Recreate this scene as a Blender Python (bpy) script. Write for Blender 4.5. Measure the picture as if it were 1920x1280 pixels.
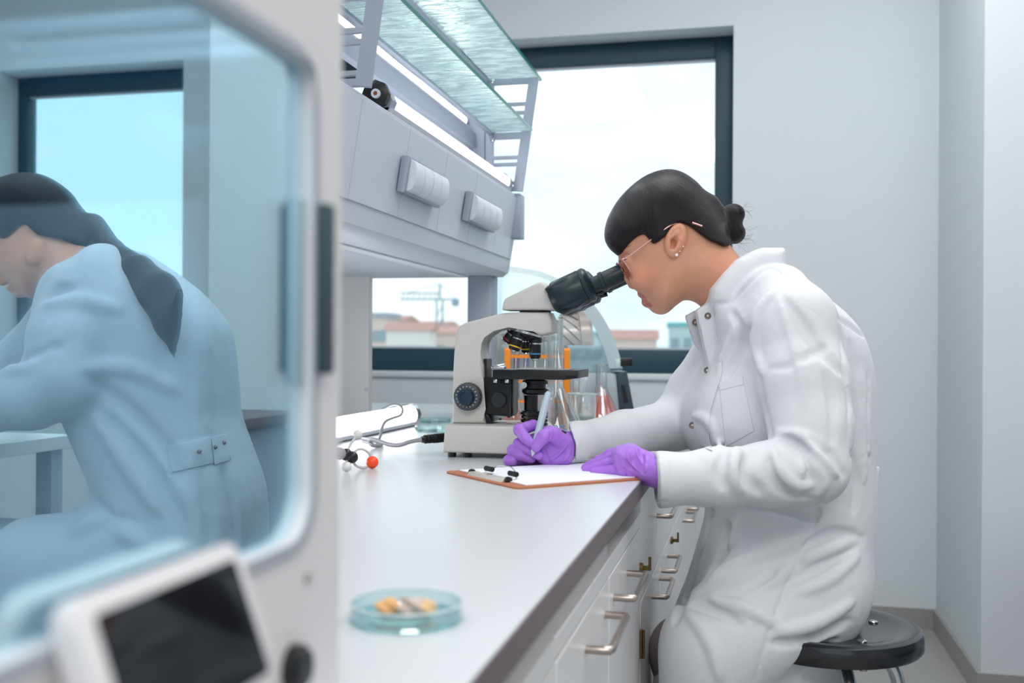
import bpy, bmesh, math, random
import numpy as np
from mathutils import Vector, Matrix

for o in list(bpy.data.objects):
    bpy.data.objects.remove(o)
SC = bpy.context.scene
COL = SC.collection
rnd = random.Random(7)

# ------------------------------------------------------------------ camera
TH, RO, FPX, EYE, CY = math.radians(13), math.radians(0.35), 1950.0, 1.05, 652.0
cam_d = bpy.data.cameras.new('camera')
cam_d.sensor_width = 36.0
cam_d.lens = FPX / 1920 * 36
cam_d.shift_y = (CY - 640) / 1920
cam_d.clip_start = 0.02
cam_d.clip_end = 500
cam_d.dof.use_dof = True
cam_d.dof.focus_distance = 1.93
cam_d.dof.aperture_fstop = 4.2
cam = bpy.data.objects.new('camera', cam_d)
COL.objects.link(cam)
E_U = Vector((math.cos(TH), math.sin(TH), 0))      # to the right of the view
E_W = Vector((-math.sin(TH), math.cos(TH), 0))     # along the view
E_V = Vector((0, 0, 1))
_r = E_U * math.cos(RO) + E_V * math.sin(RO)
_u = E_V * math.cos(RO) - E_U * math.sin(RO)
M = Matrix((_r, _u, -E_W)).transposed().to_4x4()
M.translation = Vector((0, 0, EYE))
cam.matrix_world = M
SC.camera = cam

# ------------------------------------------------------------------ sky, lamps, exposure
SC.view_settings.view_transform = 'Standard'
SC.view_settings.look = 'None'
SC.view_settings.gamma = 1.0
SC.view_settings.use_curve_mapping = False
SC.view_settings.exposure = 0.21
SC.cycles.transparent_max_bounces = 32
SC.cycles.max_bounces = 14
wd = bpy.data.worlds.new('sky')
SC.world = wd
wd.use_nodes = True
nt = wd.node_tree
nt.nodes.clear()
out = nt.nodes.new('ShaderNodeOutputWorld')
bg = nt.nodes.new('ShaderNodeBackground')
tc = nt.nodes.new('ShaderNodeTexCoord')
mp = nt.nodes.new('ShaderNodeMapping')
mp.inputs['Scale'].default_value = (1.0, 1.0, 3.2)
no = nt.nodes.new('ShaderNodeTexNoise')
no.inputs['Scale'].default_value = 2.6
no.inputs['Detail'].default_value = 6
rp = nt.nodes.new('ShaderNodeValToRGB')
rp.color_ramp.elements[0].position = 0.40
rp.color_ramp.elements[0].color = (0.66, 0.89, 1.0, 1)
rp.color_ramp.elements[1].position = 0.60
rp.color_ramp.elements[1].color = (0.88, 0.97, 1.0, 1)
nt.links.new(tc.outputs['Generated'], mp.inputs['Vector'])
nt.links.new(mp.outputs[0], no.inputs['Vector'])
nt.links.new(no.outputs['Fac'], rp.inputs['Fac'])
nt.links.new(rp.outputs['Color'], bg.inputs['Color'])
bg.inputs['Strength'].default_value = 1.2
nt.links.new(bg.outputs[0], out.inputs['Surface'])


def area_lamp(name, loc, size, power, col, rot=(0, 0, 0)):
    l = bpy.data.lights.new(name, 'AREA')
    l.shape = 'RECTANGLE'
    l.size, l.size_y = size
    l.energy = power
    l.color = col
    o = bpy.data.objects.new(name, l)
    o.location = loc
    o.rotation_euler = rot
    COL.objects.link(o)
    return o


# the room's ceiling luminaires (above the frame), with one added fill
area_lamp('ceiling_light_aisle', (0.85, 0.6, 2.93), (1.2, 2.4), 23, (1.0, 0.965, 0.95))
area_lamp('ceiling_light_bench', (-1.3, 1.4, 2.93), (1.0, 2.6), 30, (0.97, 0.98, 1.0))
area_lamp('ceiling_light_far', (2.2, 2.4, 2.93), (1.0, 1.8), 13, (0.97, 0.98, 1.0))
area_lamp('fill_light_window', (0.25, 2.75, 2.93), (1.0, 1.0), 22, (0.97, 0.985, 1.0))  # unseen lamp added to brighten the window wall
area_lamp('ceiling_light_rear', (0.4, -1.4, 2.93), (2.4, 1.2), 62, (1.0, 0.955, 0.935))


# ------------------------------------------------------------------ points of the place
def ray(px, py):
    a, b = (px - 960) / FPX, (CY - py) / FPX
    return (a * math.cos(RO) - b * math.sin(RO), a * math.sin(RO) + b * math.cos(RO))


def loc3(px, py, d):
    """(u, v, w): metres right of, above and ahead of the eye."""
    a, b = ray(px, py)
    return (a * d, b * d, d)


def to_world(p):
    return Vector((0, 0, EYE)) + E_U * p[0] + E_V * p[1] + E_W * p[2]


def at(px, py, d):
    return to_world(loc3(px, py, d))


# ------------------------------------------------------------------ materials
def lin(c):
    r = []
    for v in c[:3]:
        v = v / 255.0
        r.append(v / 12.92 if v <= 0.04045 else ((v + 0.055) / 1.055) ** 2.4)
    return (*r, 1.0)


def pbr(name, c, rough=0.5, metal=0.0, noise=0.0, nscale=30, bump=0.0, bscale=200, spec=0.5, coat=0.0,
        trans=0.0, ior=1.45, sss=0.0, emit=None, estr=0.0, stretch=None, sheen=0.0):
    m = bpy.data.materials.new(name)
    m.use_nodes = True
    t = m.node_tree
    b = t.nodes['Principled BSDF']
    col = lin(c)
    b.inputs['Base Color'].default_value = col
    b.inputs['Roughness'].default_value = rough
    b.inputs['Metallic'].default_value = metal
    b.inputs['Specular IOR Level'].default_value = spec
    b.inputs['Coat Weight'].default_value = coat
    b.inputs['Transmission Weight'].default_value = trans
    b.inputs['IOR'].default_value = ior
    b.inputs['Sheen Weight'].default_value = sheen
    if sss:
        b.inputs['Subsurface Weight'].default_value = sss
        b.inputs['Subsurface Radius'].default_value = (0.008, 0.003, 0.0015)
        b.inputs['Subsurface Scale'].default_value = 1.0
    if emit:
        b.inputs['Emission Color'].default_value = lin(emit)
        b.inputs['Emission Strength'].default_value = estr
    co = t.nodes.new('ShaderNodeTexCoord')
    src = co.outputs['Object']
    if stretch:
        mm = t.nodes.new('ShaderNodeMapping')
        mm.inputs['Scale'].default_value = stretch
        t.links.new(src, mm.inputs['Vector'])
        src = mm.outputs[0]
    if noise:
        n = t.nodes.new('ShaderNodeTexNoise')
        n.inputs['Scale'].default_value = nscale
        n.inputs['Detail'].default_value = 4
        t.links.new(src, n.inputs['Vector'])
        mx = t.nodes.new('ShaderNodeMix')
        mx.data_type = 'RGBA'
        mx.inputs[6].default_value = tuple(max(0, v * (1 - noise)) for v in col[:3]) + (1,)
        mx.inputs[7].default_value = tuple(min(1, v * (1 + noise)) for v in col[:3]) + (1,)
        t.links.new(n.outputs['Fac'], mx.inputs[0])
        t.links.new(mx.outputs[2], b.inputs['Base Color'])
    if bump:
        n2 = t.nodes.new('ShaderNodeTexNoise')
        n2.inputs['Scale'].default_value = bscale
        n2.inputs['Detail'].default_value = 3
        t.links.new(src, n2.inputs['Vector'])
        bp = t.nodes.new('ShaderNodeBump')
        bp.inputs['Strength'].default_value = bump
        bp.inputs['Distance'].default_value = 0.002
        t.links.new(n2.outputs['Fac'], bp.inputs['Height'])
        t.links.new(bp.outputs[0], b.inputs['Normal'])
    return m


def thin_glass(name, tint=(0.97, 0.99, 0.99), refl=(1, 1, 1), add=0.0, rough=0.0, edge=None, blend=0.5, const=None):
    """A thin clear sheet: straight-through tint plus a reflection that grows towards grazing view."""
    m = bpy.data.materials.new(name)
    m.use_nodes = True
    t = m.node_tree
    t.nodes.clear()
    o = t.nodes.new('ShaderNodeOutputMaterial')
    tr = t.nodes.new('ShaderNodeBsdfTransparent')
    tr.inputs[0].default_value = (*tint, 1)
    gl = t.nodes.new('ShaderNodeBsdfGlossy')
    gl.inputs[0].default_value = (*refl, 1)
    gl.inputs['Roughness'].default_value = rough
    mx = t.nodes.new('ShaderNodeMixShader')
    l0 = t.nodes.new('ShaderNodeLayerWeight')
    l0.inputs[0].default_value = 0.5
    fr = t.nodes.new('ShaderNodeMath')
    fr.operation = 'POWER'
    fr.inputs[1].default_value = 4.0
    t.links.new(l0.outputs['Facing'], fr.inputs[0])
    add += 0.04
    ma = t.nodes.new('ShaderNodeMath')
    ma.operation = 'ADD'
    ma.use_clamp = True
    ma.inputs[1].default_value = add
    t.links.new(fr.outputs[0], ma.inputs[0])
    t.links.new(ma.outputs[0], mx.inputs[0])
    if const is not None:
        t.links.remove(ma.outputs[0].links[0])
        mx.inputs[0].default_value = const
    if edge:   # walls seen edge-on hold more glass: the tint deepens there
        lw = t.nodes.new('ShaderNodeLayerWeight')
        lw.inputs[0].default_value = blend
        cm = t.nodes.new('ShaderNodeMix')
        cm.data_type = 'RGBA'
        cm.inputs[6].default_value = (*tint, 1)
        cm.inputs[7].default_value = (*edge, 1)
        t.links.new(lw.outputs['Facing'], cm.inputs[0])
        t.links.new(cm.outputs[2], tr.inputs[0])
    t.links.new(tr.outputs[0], mx.inputs[1])
    t.links.new(gl.outputs[0], mx.inputs[2])
    t.links.new(mx.outputs[0], o.inputs[0])
    return m


# ------------------------------------------------------------------ object helpers
def thing(name, label, cat, loc=(0, 0, 0), group=None, rot=0.0):
    o = bpy.data.objects.new(name, None)
    COL.objects.link(o)
    o.location = loc
    o.rotation_euler = (0, 0, rot)
    o.empty_display_size = 0.05
    o['label'] = label
    o['category'] = cat
    if group:
        o['group'] = group
    return o


def tag(o, label, cat, group=None):
    o['label'] = label
    o['category'] = cat
    if group:
        o['group'] = group
    return o


def obj(name, bm, m, parent=None, smooth=True, world=False, label=None, angle=40):
    """Link a bmesh as one mesh object; world=True: its coordinates are world coordinates."""
    me = bpy.data.meshes.new(name)
    bmesh.ops.recalc_face_normals(bm, faces=bm.faces[:])
    if smooth:
        for e in bm.edges:
            if len(e.link_faces) == 2 and e.calc_face_angle(0) > math.radians(angle):
                e.smooth = False
        for f in bm.faces:
            f.smooth = True
    bm.to_mesh(me)
    bm.free()
    me.materials.append(m)
    o = bpy.data.objects.new(name, me)
    COL.objects.link(o)
    if parent is not None:
        o.parent = parent
        if world:
            bpy_root = parent
            mw = Matrix.Identity(4)
            chain = []
            while bpy_root is not None:
                chain.append(bpy_root)
                bpy_root = bpy_root.parent
            for c in reversed(chain):
                mw = mw @ c.matrix_parent_inverse @ Matrix.LocRotScale(c.location, c.rotation_euler, c.scale)
            o.matrix_parent_inverse = mw.inverted()
    if label:
        o['label'] = label
    return o


def struct(name, bm, m, parent=None, smooth=True):
    o = obj(name, bm, m, parent, smooth)
    if parent is None:
        o['kind'] = 'structure'
    return o


def new():
    return bmesh.new()


def box(bm, lo, hi, bev=0.0, seg=2, mat=None):
    lo, hi = Vector(lo), Vector(hi)
    c, s = (lo + hi) / 2, hi - lo
    r = bmesh.ops.create_cube(bm, size=1.0)
    vs = r['verts']
    for v in vs:
        v.co = Vector((v.co.x * s.x, v.co.y * s.y, v.co.z * s.z)) + c
    if mat is not None:
        for v in vs:
            v.co = mat @ v.co
    if bev:
        es = list({e for v in vs for e in v.link_edges})
        bmesh.ops.bevel(bm, geom=es, offset=bev, segments=seg, affect='EDGES', profile=0.5)
    return bm


def frame_of(d):
    d = Vector(d).normalized()
    a = Vector((0, 0, 1)) if abs(d.z) < 0.9 else Vector((1, 0, 0))
    x = d.cross(a).normalized()
    return x, d.cross(x).normalized(), d


def rings(bm, prof, n=24, mat=None, caps=(True, True)):
    """Surface of revolution about local z: prof = [(r, z), ...]."""
    rs = []
    for r, z in prof:
        if r <= 1e-6:
            rs.append([bm.verts.new((0, 0, z))])
        else:
            rs.append([bm.verts.new((r * math.cos(2 * math.pi * i / n), r * math.sin(2 * math.pi * i / n), z)) for i in range(n)])
    for a, b in zip(rs, rs[1:]):
        for i in range(n):
            j = (i + 1) % n
            if len(a) == 1 and len(b) == 1:
                continue
            if len(a) == 1:
                bm.faces.new((a[0], b[j], b[i]))
            elif len(b) == 1:
                bm.faces.new((a[i], a[j], b[0]))
            else:
                bm.faces.new((a[i], a[j], b[j], b[i]))
    if caps[0] and len(rs[0]) > 1:
        bm.faces.new(list(reversed(rs[0])))
    if caps[1] and len(rs[-1]) > 1:
        bm.faces.new(rs[-1])
    if mat is not None:
        for ring in rs:
            for v in ring:
                v.co = mat @ v.co
    return bm


def axis_mat(p, d):
    x, y, z = frame_of(d)
    m = Matrix((x, y, z)).transposed().to_4x4()
    m.translation = Vector(p)
    return m


def rod(bm, p0, p1, r, n=16, r1=None, caps=(True, True)):
    p0, p1 = Vector(p0), Vector(p1)
    L = (p1 - p0).length
    return rings(bm, [(r, 0), (r if r1 is None else r1, L)], n, axis_mat(p0, p1 - p0), caps)


def smooth_path(pts, sub=6):
    P = [Vector(p) for p in pts]
    if len(P) < 3:
        return P
    out_ = []
    for i in range(len(P) - 1):
        a, b, c, d = P[max(i - 1, 0)], P[i], P[i + 1], P[min(i + 2, len(P) - 1)]
        for k in range(sub):
            t = k / sub
            out_.append(0.5 * ((2 * b) + (c - a) * t + (2 * a - 5 * b + 4 * c - d) * t * t + (3 * b - a - 3 * c + d) * t ** 3))
    out_.append(P[-1])
    return out_


def tube(bm, pts, r, n=10, sub=6, closed=False, taper=None):
    P = smooth_path(pts, sub) if sub > 1 else [Vector(p) for p in pts]
    if closed:
        P = P[:-1] if (P[0] - P[-1]).length < 1e-6 else P
    rs = []
    x = None
    for i, p in enumerate(P):
        if closed:
            d = (P[(i + 1) % len(P)] - P[i - 1]).normalized()
        else:
            d = (P[min(i + 1, len(P) - 1)] - P[max(i - 1, 0)]).normalized()
        if x is None:
            x = frame_of(d)[0]
        else:
            x = (x - d * x.dot(d)).normalized()
        y = d.cross(x)
        rr = r if taper is None else r * (taper[0] + (taper[1] - taper[0]) * i / (len(P) - 1))
        rs.append([bm.verts.new(p + (x * math.cos(2 * math.pi * k / n) + y * math.sin(2 * math.pi * k / n)) * rr) for k in range(n)])
    m = len(rs)
    for i in range(m if closed else m - 1):
        a, b = rs[i], rs[(i + 1) % m]
        for k in range(n):
            j = (k + 1) % n
            bm.faces.new((a[k], a[j], b[j], b[k]))
    if not closed:
        bm.faces.new(list(reversed(rs[0])))
        bm.faces.new(rs[-1])
    return bm


def prism(bm, pts, off, bev=0.0, mat=None, seg=2):
    """Extrude a planar outline (3-D points) by the vector off."""
    off = Vector(off)
    a = [bm.verts.new(Vector(p)) for p in pts]
    b = [bm.verts.new(Vector(p) + off) for p in pts]
    n = len(a)
    fs = [bm.faces.new(list(reversed(a))), bm.faces.new(b)]
    for i in range(n):
        j = (i + 1) % n
        fs.append(bm.faces.new((a[i], a[j], b[j], b[i])))
    if bev:
        es = list({e for f in fs[:2] for e in f.edges})
        bmesh.ops.bevel(bm, geom=es, offset=bev, segments=seg, affect='EDGES', profile=0.5)
    if mat is not None:
        for v in bm.verts:
            v.co = mat @ v.co
    return bm


def ball(bm, c, r, seg=16, scale=(1, 1, 1), mat=None):
    q = bmesh.ops.create_uvsphere(bm, u_segments=seg, v_segments=max(6, seg // 2), radius=1.0)
    for v in q['verts']:
        v.co = Vector((v.co.x * r * scale[0], v.co.y * r * scale[1], v.co.z * r * scale[2]))
        if mat is not None:
            v.co = mat @ v.co
        v.co = v.co + Vector(c)
    return bm


def rrect(w, h, r, n=5):
    """Rounded rectangle outline, centred: list of (x, y)."""
    o = []
    for cx, cy, a0 in ((w / 2 - r, h / 2 - r, 0), (-w / 2 + r, h / 2 - r, 90), (-w / 2 + r, -h / 2 + r, 180), (w / 2 - r, -h / 2 + r, 270)):
        for k in range(n + 1):
            a = math.radians(a0 + 90 * k / n)
            o.append((cx + r * math.cos(a), cy + r * math.sin(a)))
    return o


# ------------------------------------------------------------------ distance-field modelling (for bodies, cloth, hair, gloves)
def smin(a, b, k):
    if k <= 0:
        return np.minimum(a, b)
    h = np.maximum(k - np.abs(a - b), 0) / k
    return np.minimum(a, b) - h * h * k * 0.25


class Field:
    def __init__(self, us, vs, ws):
        self.ax = [np.asarray(us, np.float32), np.asarray(vs, np.float32), np.asarray(ws, np.float32)]
        self.F = np.full([len(a) for a in self.ax], 9.0, np.float32)

    @classmethod
    def uniform(cls, lo, hi, h):
        return cls(*[np.arange(a, b + h, h) for a, b in zip(lo, hi)])

    def part(self, lo, hi):
        sl = tuple(slice(max(0, int(np.searchsorted(a, l)) - 1), int(np.searchsorted(a, h)) + 1) for a, l, h in zip(self.ax, lo, hi))
        g = (self.ax[0][sl[0]][:, None, None], self.ax[1][sl[1]][None, :, None], self.ax[2][sl[2]][None, None, :])
        return sl, g

    def put(self, lo, hi, fn, k=0.0, mode='add', pad=0.02):
        m = k + pad
        sl, g = self.part([x - m for x in lo], [x + m for x in hi])
        if min(s.stop - s.start for s in sl) < 1:
            return
        d = fn(*g).astype(np.float32)
        if mode == 'add':
            self.F[sl] = smin(self.F[sl], d, k)
        elif mode == 'cut':
            self.F[sl] = -smin(-self.F[sl], d, k)
        elif mode == 'keep':
            self.F[sl] = -smin(-self.F[sl], -d, k)

    def capsule(self, a, b, ra, rb, k=0.0, mode='add', flat=None):
        a, b = np.array(a, float), np.array(b, float)
        R = max(ra, rb)
        ab = b - a
        L2 = float(ab @ ab) + 1e-12

        def fn(u, v, w):
            t = np.clip(((u - a[0]) * ab[0] + (v - a[1]) * ab[1] + (w - a[2]) * ab[2]) / L2, 0, 1)
            du, dv, dw = u - a[0] - t * ab[0], v - a[1] - t * ab[1], w - a[2] - t * ab[2]
            if flat:
                dw = dw / flat
            return np.sqrt(du * du + dv * dv + dw * dw) - (ra + (rb - ra) * t)
        f = flat if flat and flat > 1 else 1
        self.put(np.minimum(a, b) - R * f, np.maximum(a, b) + R * f, fn, k, mode)

    def chain(self, pts, k=0.0, mode='add', flat=None):
        for p, q in zip(pts, pts[1:]):
            self.capsule(p[:3], q[:3], p[3], q[3], k, mode, flat)

    def ellipsoid(self, c, r, k=0.0, mode='add', rot=0.0):
        c = np.array(c, float)
        R = max(r)
        ca, sa = math.cos(rot), math.sin(rot)
        m = min(r)

        def fn(u, v, w):
            x, y, z = u - c[0], v - c[1], w - c[2]
            x, y = x * ca + y * sa, -x * sa + y * ca
            q = np.sqrt((x / r[0]) ** 2 + (y / r[1]) ** 2 + (z / r[2]) ** 2)
            q2 = np.sqrt((x / r[0] ** 2) ** 2 + (y / r[1] ** 2) ** 2 + (z / r[2] ** 2) ** 2) + 1e-9
            return q * (q - 1) / q2
        self.put(c - R, c + R, fn, k, mode)

    def outline(self, poly, wc, R, flat=0.0, k=0.0, mode='add', sw=1.0, pad=0.03):
        """A closed (u, v) outline given a rounded thickness about the plane w = wc."""
        lo = (min(p[0] for p in poly), min(p[1] for p in poly), wc - (R * sw + flat))
        hi = (max(p[0] for p in poly), max(p[1] for p in poly), wc + (R * sw + flat))

        def fn(u, v, w):
            D = -poly_sd(poly, u[:, :, 0], v[:, :, 0])[:, :, None]
            z = np.maximum(np.abs(w - wc) - flat, 0) / sw
            q = np.maximum(R - D, 0)
            return np.sqrt(q * q + z * z) - R
        self.put(lo, hi, fn, k, mode, pad)

    def slab(self, poly, wc, half, k=0.0, mode='add', pad=0.02):
        lo = (min(p[0] for p in poly), min(p[1] for p in poly), wc - half)
        hi = (max(p[0] for p in poly), max(p[1] for p in poly), wc + half)

        def fn(u, v, w):
            D = poly_sd(poly, u[:, :, 0], v[:, :, 0])[:, :, None]
            return np.maximum(D, np.abs(w - wc) - half)
        self.put(lo, hi, fn, k, mode, pad)

    def sample(self, u, v, w):
        f = []
        for a, x in zip(self.ax, (u, v, w)):
            i = np.clip(np.searchsorted(a, x) - 1, 0, len(a) - 2)
            f.append((i, np.clip((x - a[i]) / (a[i + 1] - a[i]), 0, 1)))
        (i, x), (j, y), (l, z) = f
        F = self.F
        c = 0
        for di, wx in ((0, 1 - x), (1, x)):
            for dj, wy in ((0, 1 - y), (1, y)):
                for dl, wz in ((0, 1 - z), (1, z)):
                    c = c + F[i + di, j + dj, l + dl] * wx * wy * wz
        return c

    def hit(self, px, py):
        """First point of the surface met along the sight line through (px, py)."""
        a, b = ray(px, py)
        t = np.arange(self.ax[2][0], self.ax[2][-1], 0.002)
        f = self.sample(a * t, b * t, t)
        i = np.argmax(f < 0)
        if f[i] >= 0:
            return None
        if i:
            tt = t[i - 1] + (t[i] - t[i - 1]) * f[i - 1] / (f[i - 1] - f[i] + 1e-9)
        else:
            tt = t[0]
        return (a * tt, b * tt, tt)

    def fold(self, pix, r, depth, k=0.01, kind='ridge', taper=True):
        """A ridge or groove of cloth along a line on the near surface."""
        P = smooth_path([Vector((x, y, 0)) for x, y in pix], 5)
        H = [self.hit(p.x, p.y) for p in P]
        H = [h for h in H if h]
        if len(H) < 2:
            return
        n = len(H)
        pts = []
        for i, h in enumerate(H):
            s = math.sin(math.pi * (i + 0.35) / (n - 0.3)) if taper else 1
            rr = r * (0.35 + 0.65 * s)
            off = (rr - depth * (0.25 + 0.75 * s)) if kind == 'ridge' else -(rr - depth * (0.25 + 0.75 * s))
            q = 1 + off / h[2]
            pts.append((h[0] * q, h[1] * q, h[2] * q, rr))
        self.chain(pts, k, 'add' if kind == 'ridge' else 'cut')

    def mesh(self, smooth=1):
        F, (us, vs, ws) = self.F, self.ax
        s = F < 0
        c = np.zeros([n - 1 for n in F.shape], np.int8)
        for i in (0, 1):
            for j in (0, 1):
                for l in (0, 1):
                    c += s[i:F.shape[0] - 1 + i, j:F.shape[1] - 1 + j, l:F.shape[2] - 1 + l]
        act = (c > 0) & (c < 8)
        I, J, L = np.nonzero(act)
        n = len(I)
        idx = np.full(act.shape, -1, np.int32)
        idx[I, J, L] = np.arange(n)
        acc = np.zeros((n, 3))
        cnt = np.zeros(n)
        for ax in range(3):
            for p in (0, 1):
                for q in (0, 1):
                    o = [0, 0, 0]
                    rest = [x for x in range(3) if x != ax]
                    o[rest[0]], o[rest[1]] = p, q
                    a0 = (I + o[0], J + o[1], L + o[2])
                    o[ax] = 1
                    a1 = (I + o[0], J + o[1], L + o[2])
                    f0, f1 = F[a0], F[a1]
                    m = (f0 < 0) != (f1 < 0)
                    t = np.where(m, f0 / (f0 - f1 + 1e-20), 0)
                    P0 = np.stack([us[a0[0]], vs[a0[1]], ws[a0[2]]], 1)
                    P1 = np.stack([us[a1[0]], vs[a1[1]], ws[a1[2]]], 1)
                    acc += np.where(m[:, None], P0 + (P1 - P0) * t[:, None], 0)
                    cnt += m
        V = acc / cnt[:, None]
        quads = []
        for ax in range(3):
            sh = list(F.shape)
            sl0 = [slice(1, sh[x] - 1) for x in range(3)]
            sl1 = list(sl0)
            sl0[ax] = slice(0, sh[ax] - 1)
            sl1[ax] = slice(1, sh[ax])
            a, b = s[tuple(sl0)], s[tuple(sl1)]
            m = a != b
            A = np.nonzero(m)
            A = [A[x] + (0 if x == ax else 1) for x in range(3)]
            inside = s[tuple(A)]
            r0, r1 = [x for x in range(3) if x != ax]
            cells = []
            for p, q in ((1, 1), (0, 1), (0, 0), (1, 0)):
                cc = [A[0].copy(), A[1].copy(), A[2].copy()]
                cc[r0] = cc[r0] - p
                cc[r1] = cc[r1] - q
                cells.append(idx[cc[0], cc[1], cc[2]])
            Q = np.stack(cells, 1)
            flip = inside if ax != 1 else ~inside
            Q[flip] = Q[flip][:, ::-1]
            quads.append(Q)
        Q = np.concatenate(quads)
        Q = Q[(Q >= 0).all(1)]
        E = np.concatenate([Q[:, [0, 1]], Q[:, [1, 2]], Q[:, [2, 3]], Q[:, [3, 0]]])
        for _ in range(smooth):
            S = np.zeros_like(V)
            N = np.zeros(len(V))
            for a, b in ((0, 1), (1, 0)):
                for d in range(3):
                    S[:, d] += np.bincount(E[:, a], V[E[:, b], d], len(V))
                N += np.bincount(E[:, a], minlength=len(V))
            V = V * 0.5 + 0.5 * S / N[:, None]
        return V, Q


def poly_sd(poly, x, y):
    """Signed distance to a polygon (negative inside)."""
    P = np.array(poly, np.float32)
    n = len(P)
    x, y = np.broadcast_arrays(x, y)
    d = np.full(x.shape, 1e9, np.float32)
    ins = np.zeros(x.shape, bool)
    for i in range(n):
        a, b = P[i], P[(i + 1) % n]
        e = b - a
        wx, wy = x - a[0], y - a[1]
        t = np.clip((wx * e[0] + wy * e[1]) / (e @ e + 1e-12), 0, 1)
        d = np.minimum(d, (wx - t * e[0]) ** 2 + (wy - t * e[1]) ** 2)
        c = ((a[1] <= y) & (b[1] > y)) | ((b[1] <= y) & (a[1] > y))
        xx = a[0] + (y - a[1]) / (e[1] if abs(e[1]) > 1e-9 else 1e-9) * e[0]
        ins ^= c & (x < xx)
    d = np.sqrt(d)
    return np.where(ins, -d, d)


def spline2(pts, sub=5):
    """Rounded closed outline through 2-D points."""
    n = len(pts)
    o = []
    for i in range(n):
        a, b, c, d = (Vector((*pts[(i + k - 1) % n], 0)) for k in range(4))
        for k in range(sub):
            t = k / sub
            p = 0.5 * ((2 * b) + (c - a) * t + (2 * a - 5 * b + 4 * c - d) * t * t + (3 * b - a - 3 * c + d) * t ** 3)
            o.append((p.x, p.y))
    return o


def flat_poly(pix, d, rounded=True):
    pix = spline2(pix) if rounded else pix
    return [loc3(x, y, d)[:2] for x, y in pix]


def field_obj(name, fld, m, parent=None, smooth=1, mirror=None, attr=None, label=None):
    """Mesh of a field in view axes -> object in world axes. mirror: x plane to reflect across."""
    V, Q = fld.mesh(smooth)
    A = np.array([E_U, E_V, E_W])
    W = V @ A + np.array((0, 0, EYE))
    if mirror is not None:
        W[:, 0] = 2 * mirror - W[:, 0]
    X = W - W.mean(0)
    vol = sum(np.einsum('ij,ij->', X[Q[:, 0]], np.cross(X[Q[:, a]], X[Q[:, b]])) for a, b in ((1, 2), (2, 3)))
    if vol < 0:
        Q = Q[:, ::-1]
    base = np.zeros(3)
    if parent is not None:
        base = np.array(parent.location if parent.parent is None else parent.location + parent.parent.location)
    W = W - base
    me = bpy.data.meshes.new(name)
    me.vertices.add(len(W))
    me.vertices.foreach_set('co', W.astype(np.float32).ravel())
    me.loops.add(len(Q) * 4)
    me.loops.foreach_set('vertex_index', Q.astype(np.int32).ravel())
    me.polygons.add(len(Q))
    me.polygons.foreach_set('loop_start', np.arange(0, len(Q) * 4, 4, dtype=np.int32))
    me.polygons.foreach_set('use_smooth', np.ones(len(Q), bool))
    me.update(calc_edges=True)
    if attr:
        for an, fn in attr.items():
            at_ = me.attributes.new(an, 'FLOAT', 'POINT')
            at_.data.foreach_set('value', fn(V).astype(np.float32))
    me.materials.append(m)
    o = bpy.data.objects.new(name, me)
    COL.objects.link(o)
    if parent is not None:
        o.parent = parent
    if label:
        o['label'] = label
    return o
# ================================================================== materials of the room
M_WALL = pbr('wall_paint', (208, 214, 218), 0.9, noise=0.012, nscale=6, bump=0.05, bscale=300)
M_CEIL = pbr('ceiling_paint', (232, 232, 232), 0.9)
M_FLOOR = pbr('floor_tile', (150, 149, 147), 0.45, noise=0.05, nscale=14)
M_BASE = pbr('baseboard_tile', (150, 148, 146), 0.4, noise=0.05, nscale=20)
M_FRAME = pbr('window_frame', (26, 62, 74), 0.45, noise=0.06, nscale=40)
M_SILL = pbr('sill_stone', (205, 212, 214), 0.4)
M_PANE = thin_glass('window_pane', (0.97, 0.985, 0.985))
M_WHITE = pbr('white_laminate', (226, 226, 226), 0.35, noise=0.01, nscale=30)
M_APRON = pbr('grey_laminate', (196, 192, 192), 0.4)
M_TOP = pbr('worktop', (198, 201, 204), 0.27, noise=0.015, nscale=120, spec=0.6)
M_EDGE = pbr('worktop_edge', (108, 98, 100), 0.45)
M_STEEL = pbr('brushed_steel', (188, 176, 168), 0.3, 1.0)
M_BRASS = pbr('bronze_hinge', (120, 98, 66), 0.4, 1.0)
M_DARK = pbr('dark_gap', (40, 42, 46), 0.6)
M_HUTCH = pbr('hutch_metal', (196, 202, 212), 0.38, 0.15, noise=0.02, nscale=60)
M_HUTCH2 = pbr('hutch_grey', (158, 166, 180), 0.4, 0.2)
M_BLACK = pbr('black_plastic', (20, 22, 25), 0.35)
M_GRATE = pbr('rubber_black', (16, 17, 19), 0.6)
M_LAMP = pbr('lamp_glow', (255, 255, 255), 0.4, emit=(255, 255, 255), estr=5.0)
M_CHROME = pbr('chrome', (205, 208, 210), 0.12, 1.0)


# ================================================================== room shell
XL, XR, YB, YF, ZC = -3.7, 3.5, 4.17, -2.6, 2.95
WT, WB = 2.32, 0.948        # window opening
WINS = ((-1.95, -0.078), (1.99, 2.94))


def wall_back():
    bm = new()
    t = 0.26
    xs = [XL] + [x for w in WINS for x in w] + [XR]
    for i in range(0, len(xs), 2):
        box(bm, (xs[i], YB, 0), (xs[i + 1], YB + t, ZC))
    for a, b in WINS:
        box(bm, (a, YB, 0), (b, YB + t, WB))
        box(bm, (a, YB, WT), (b, YB + t, ZC))
    return bm


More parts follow.
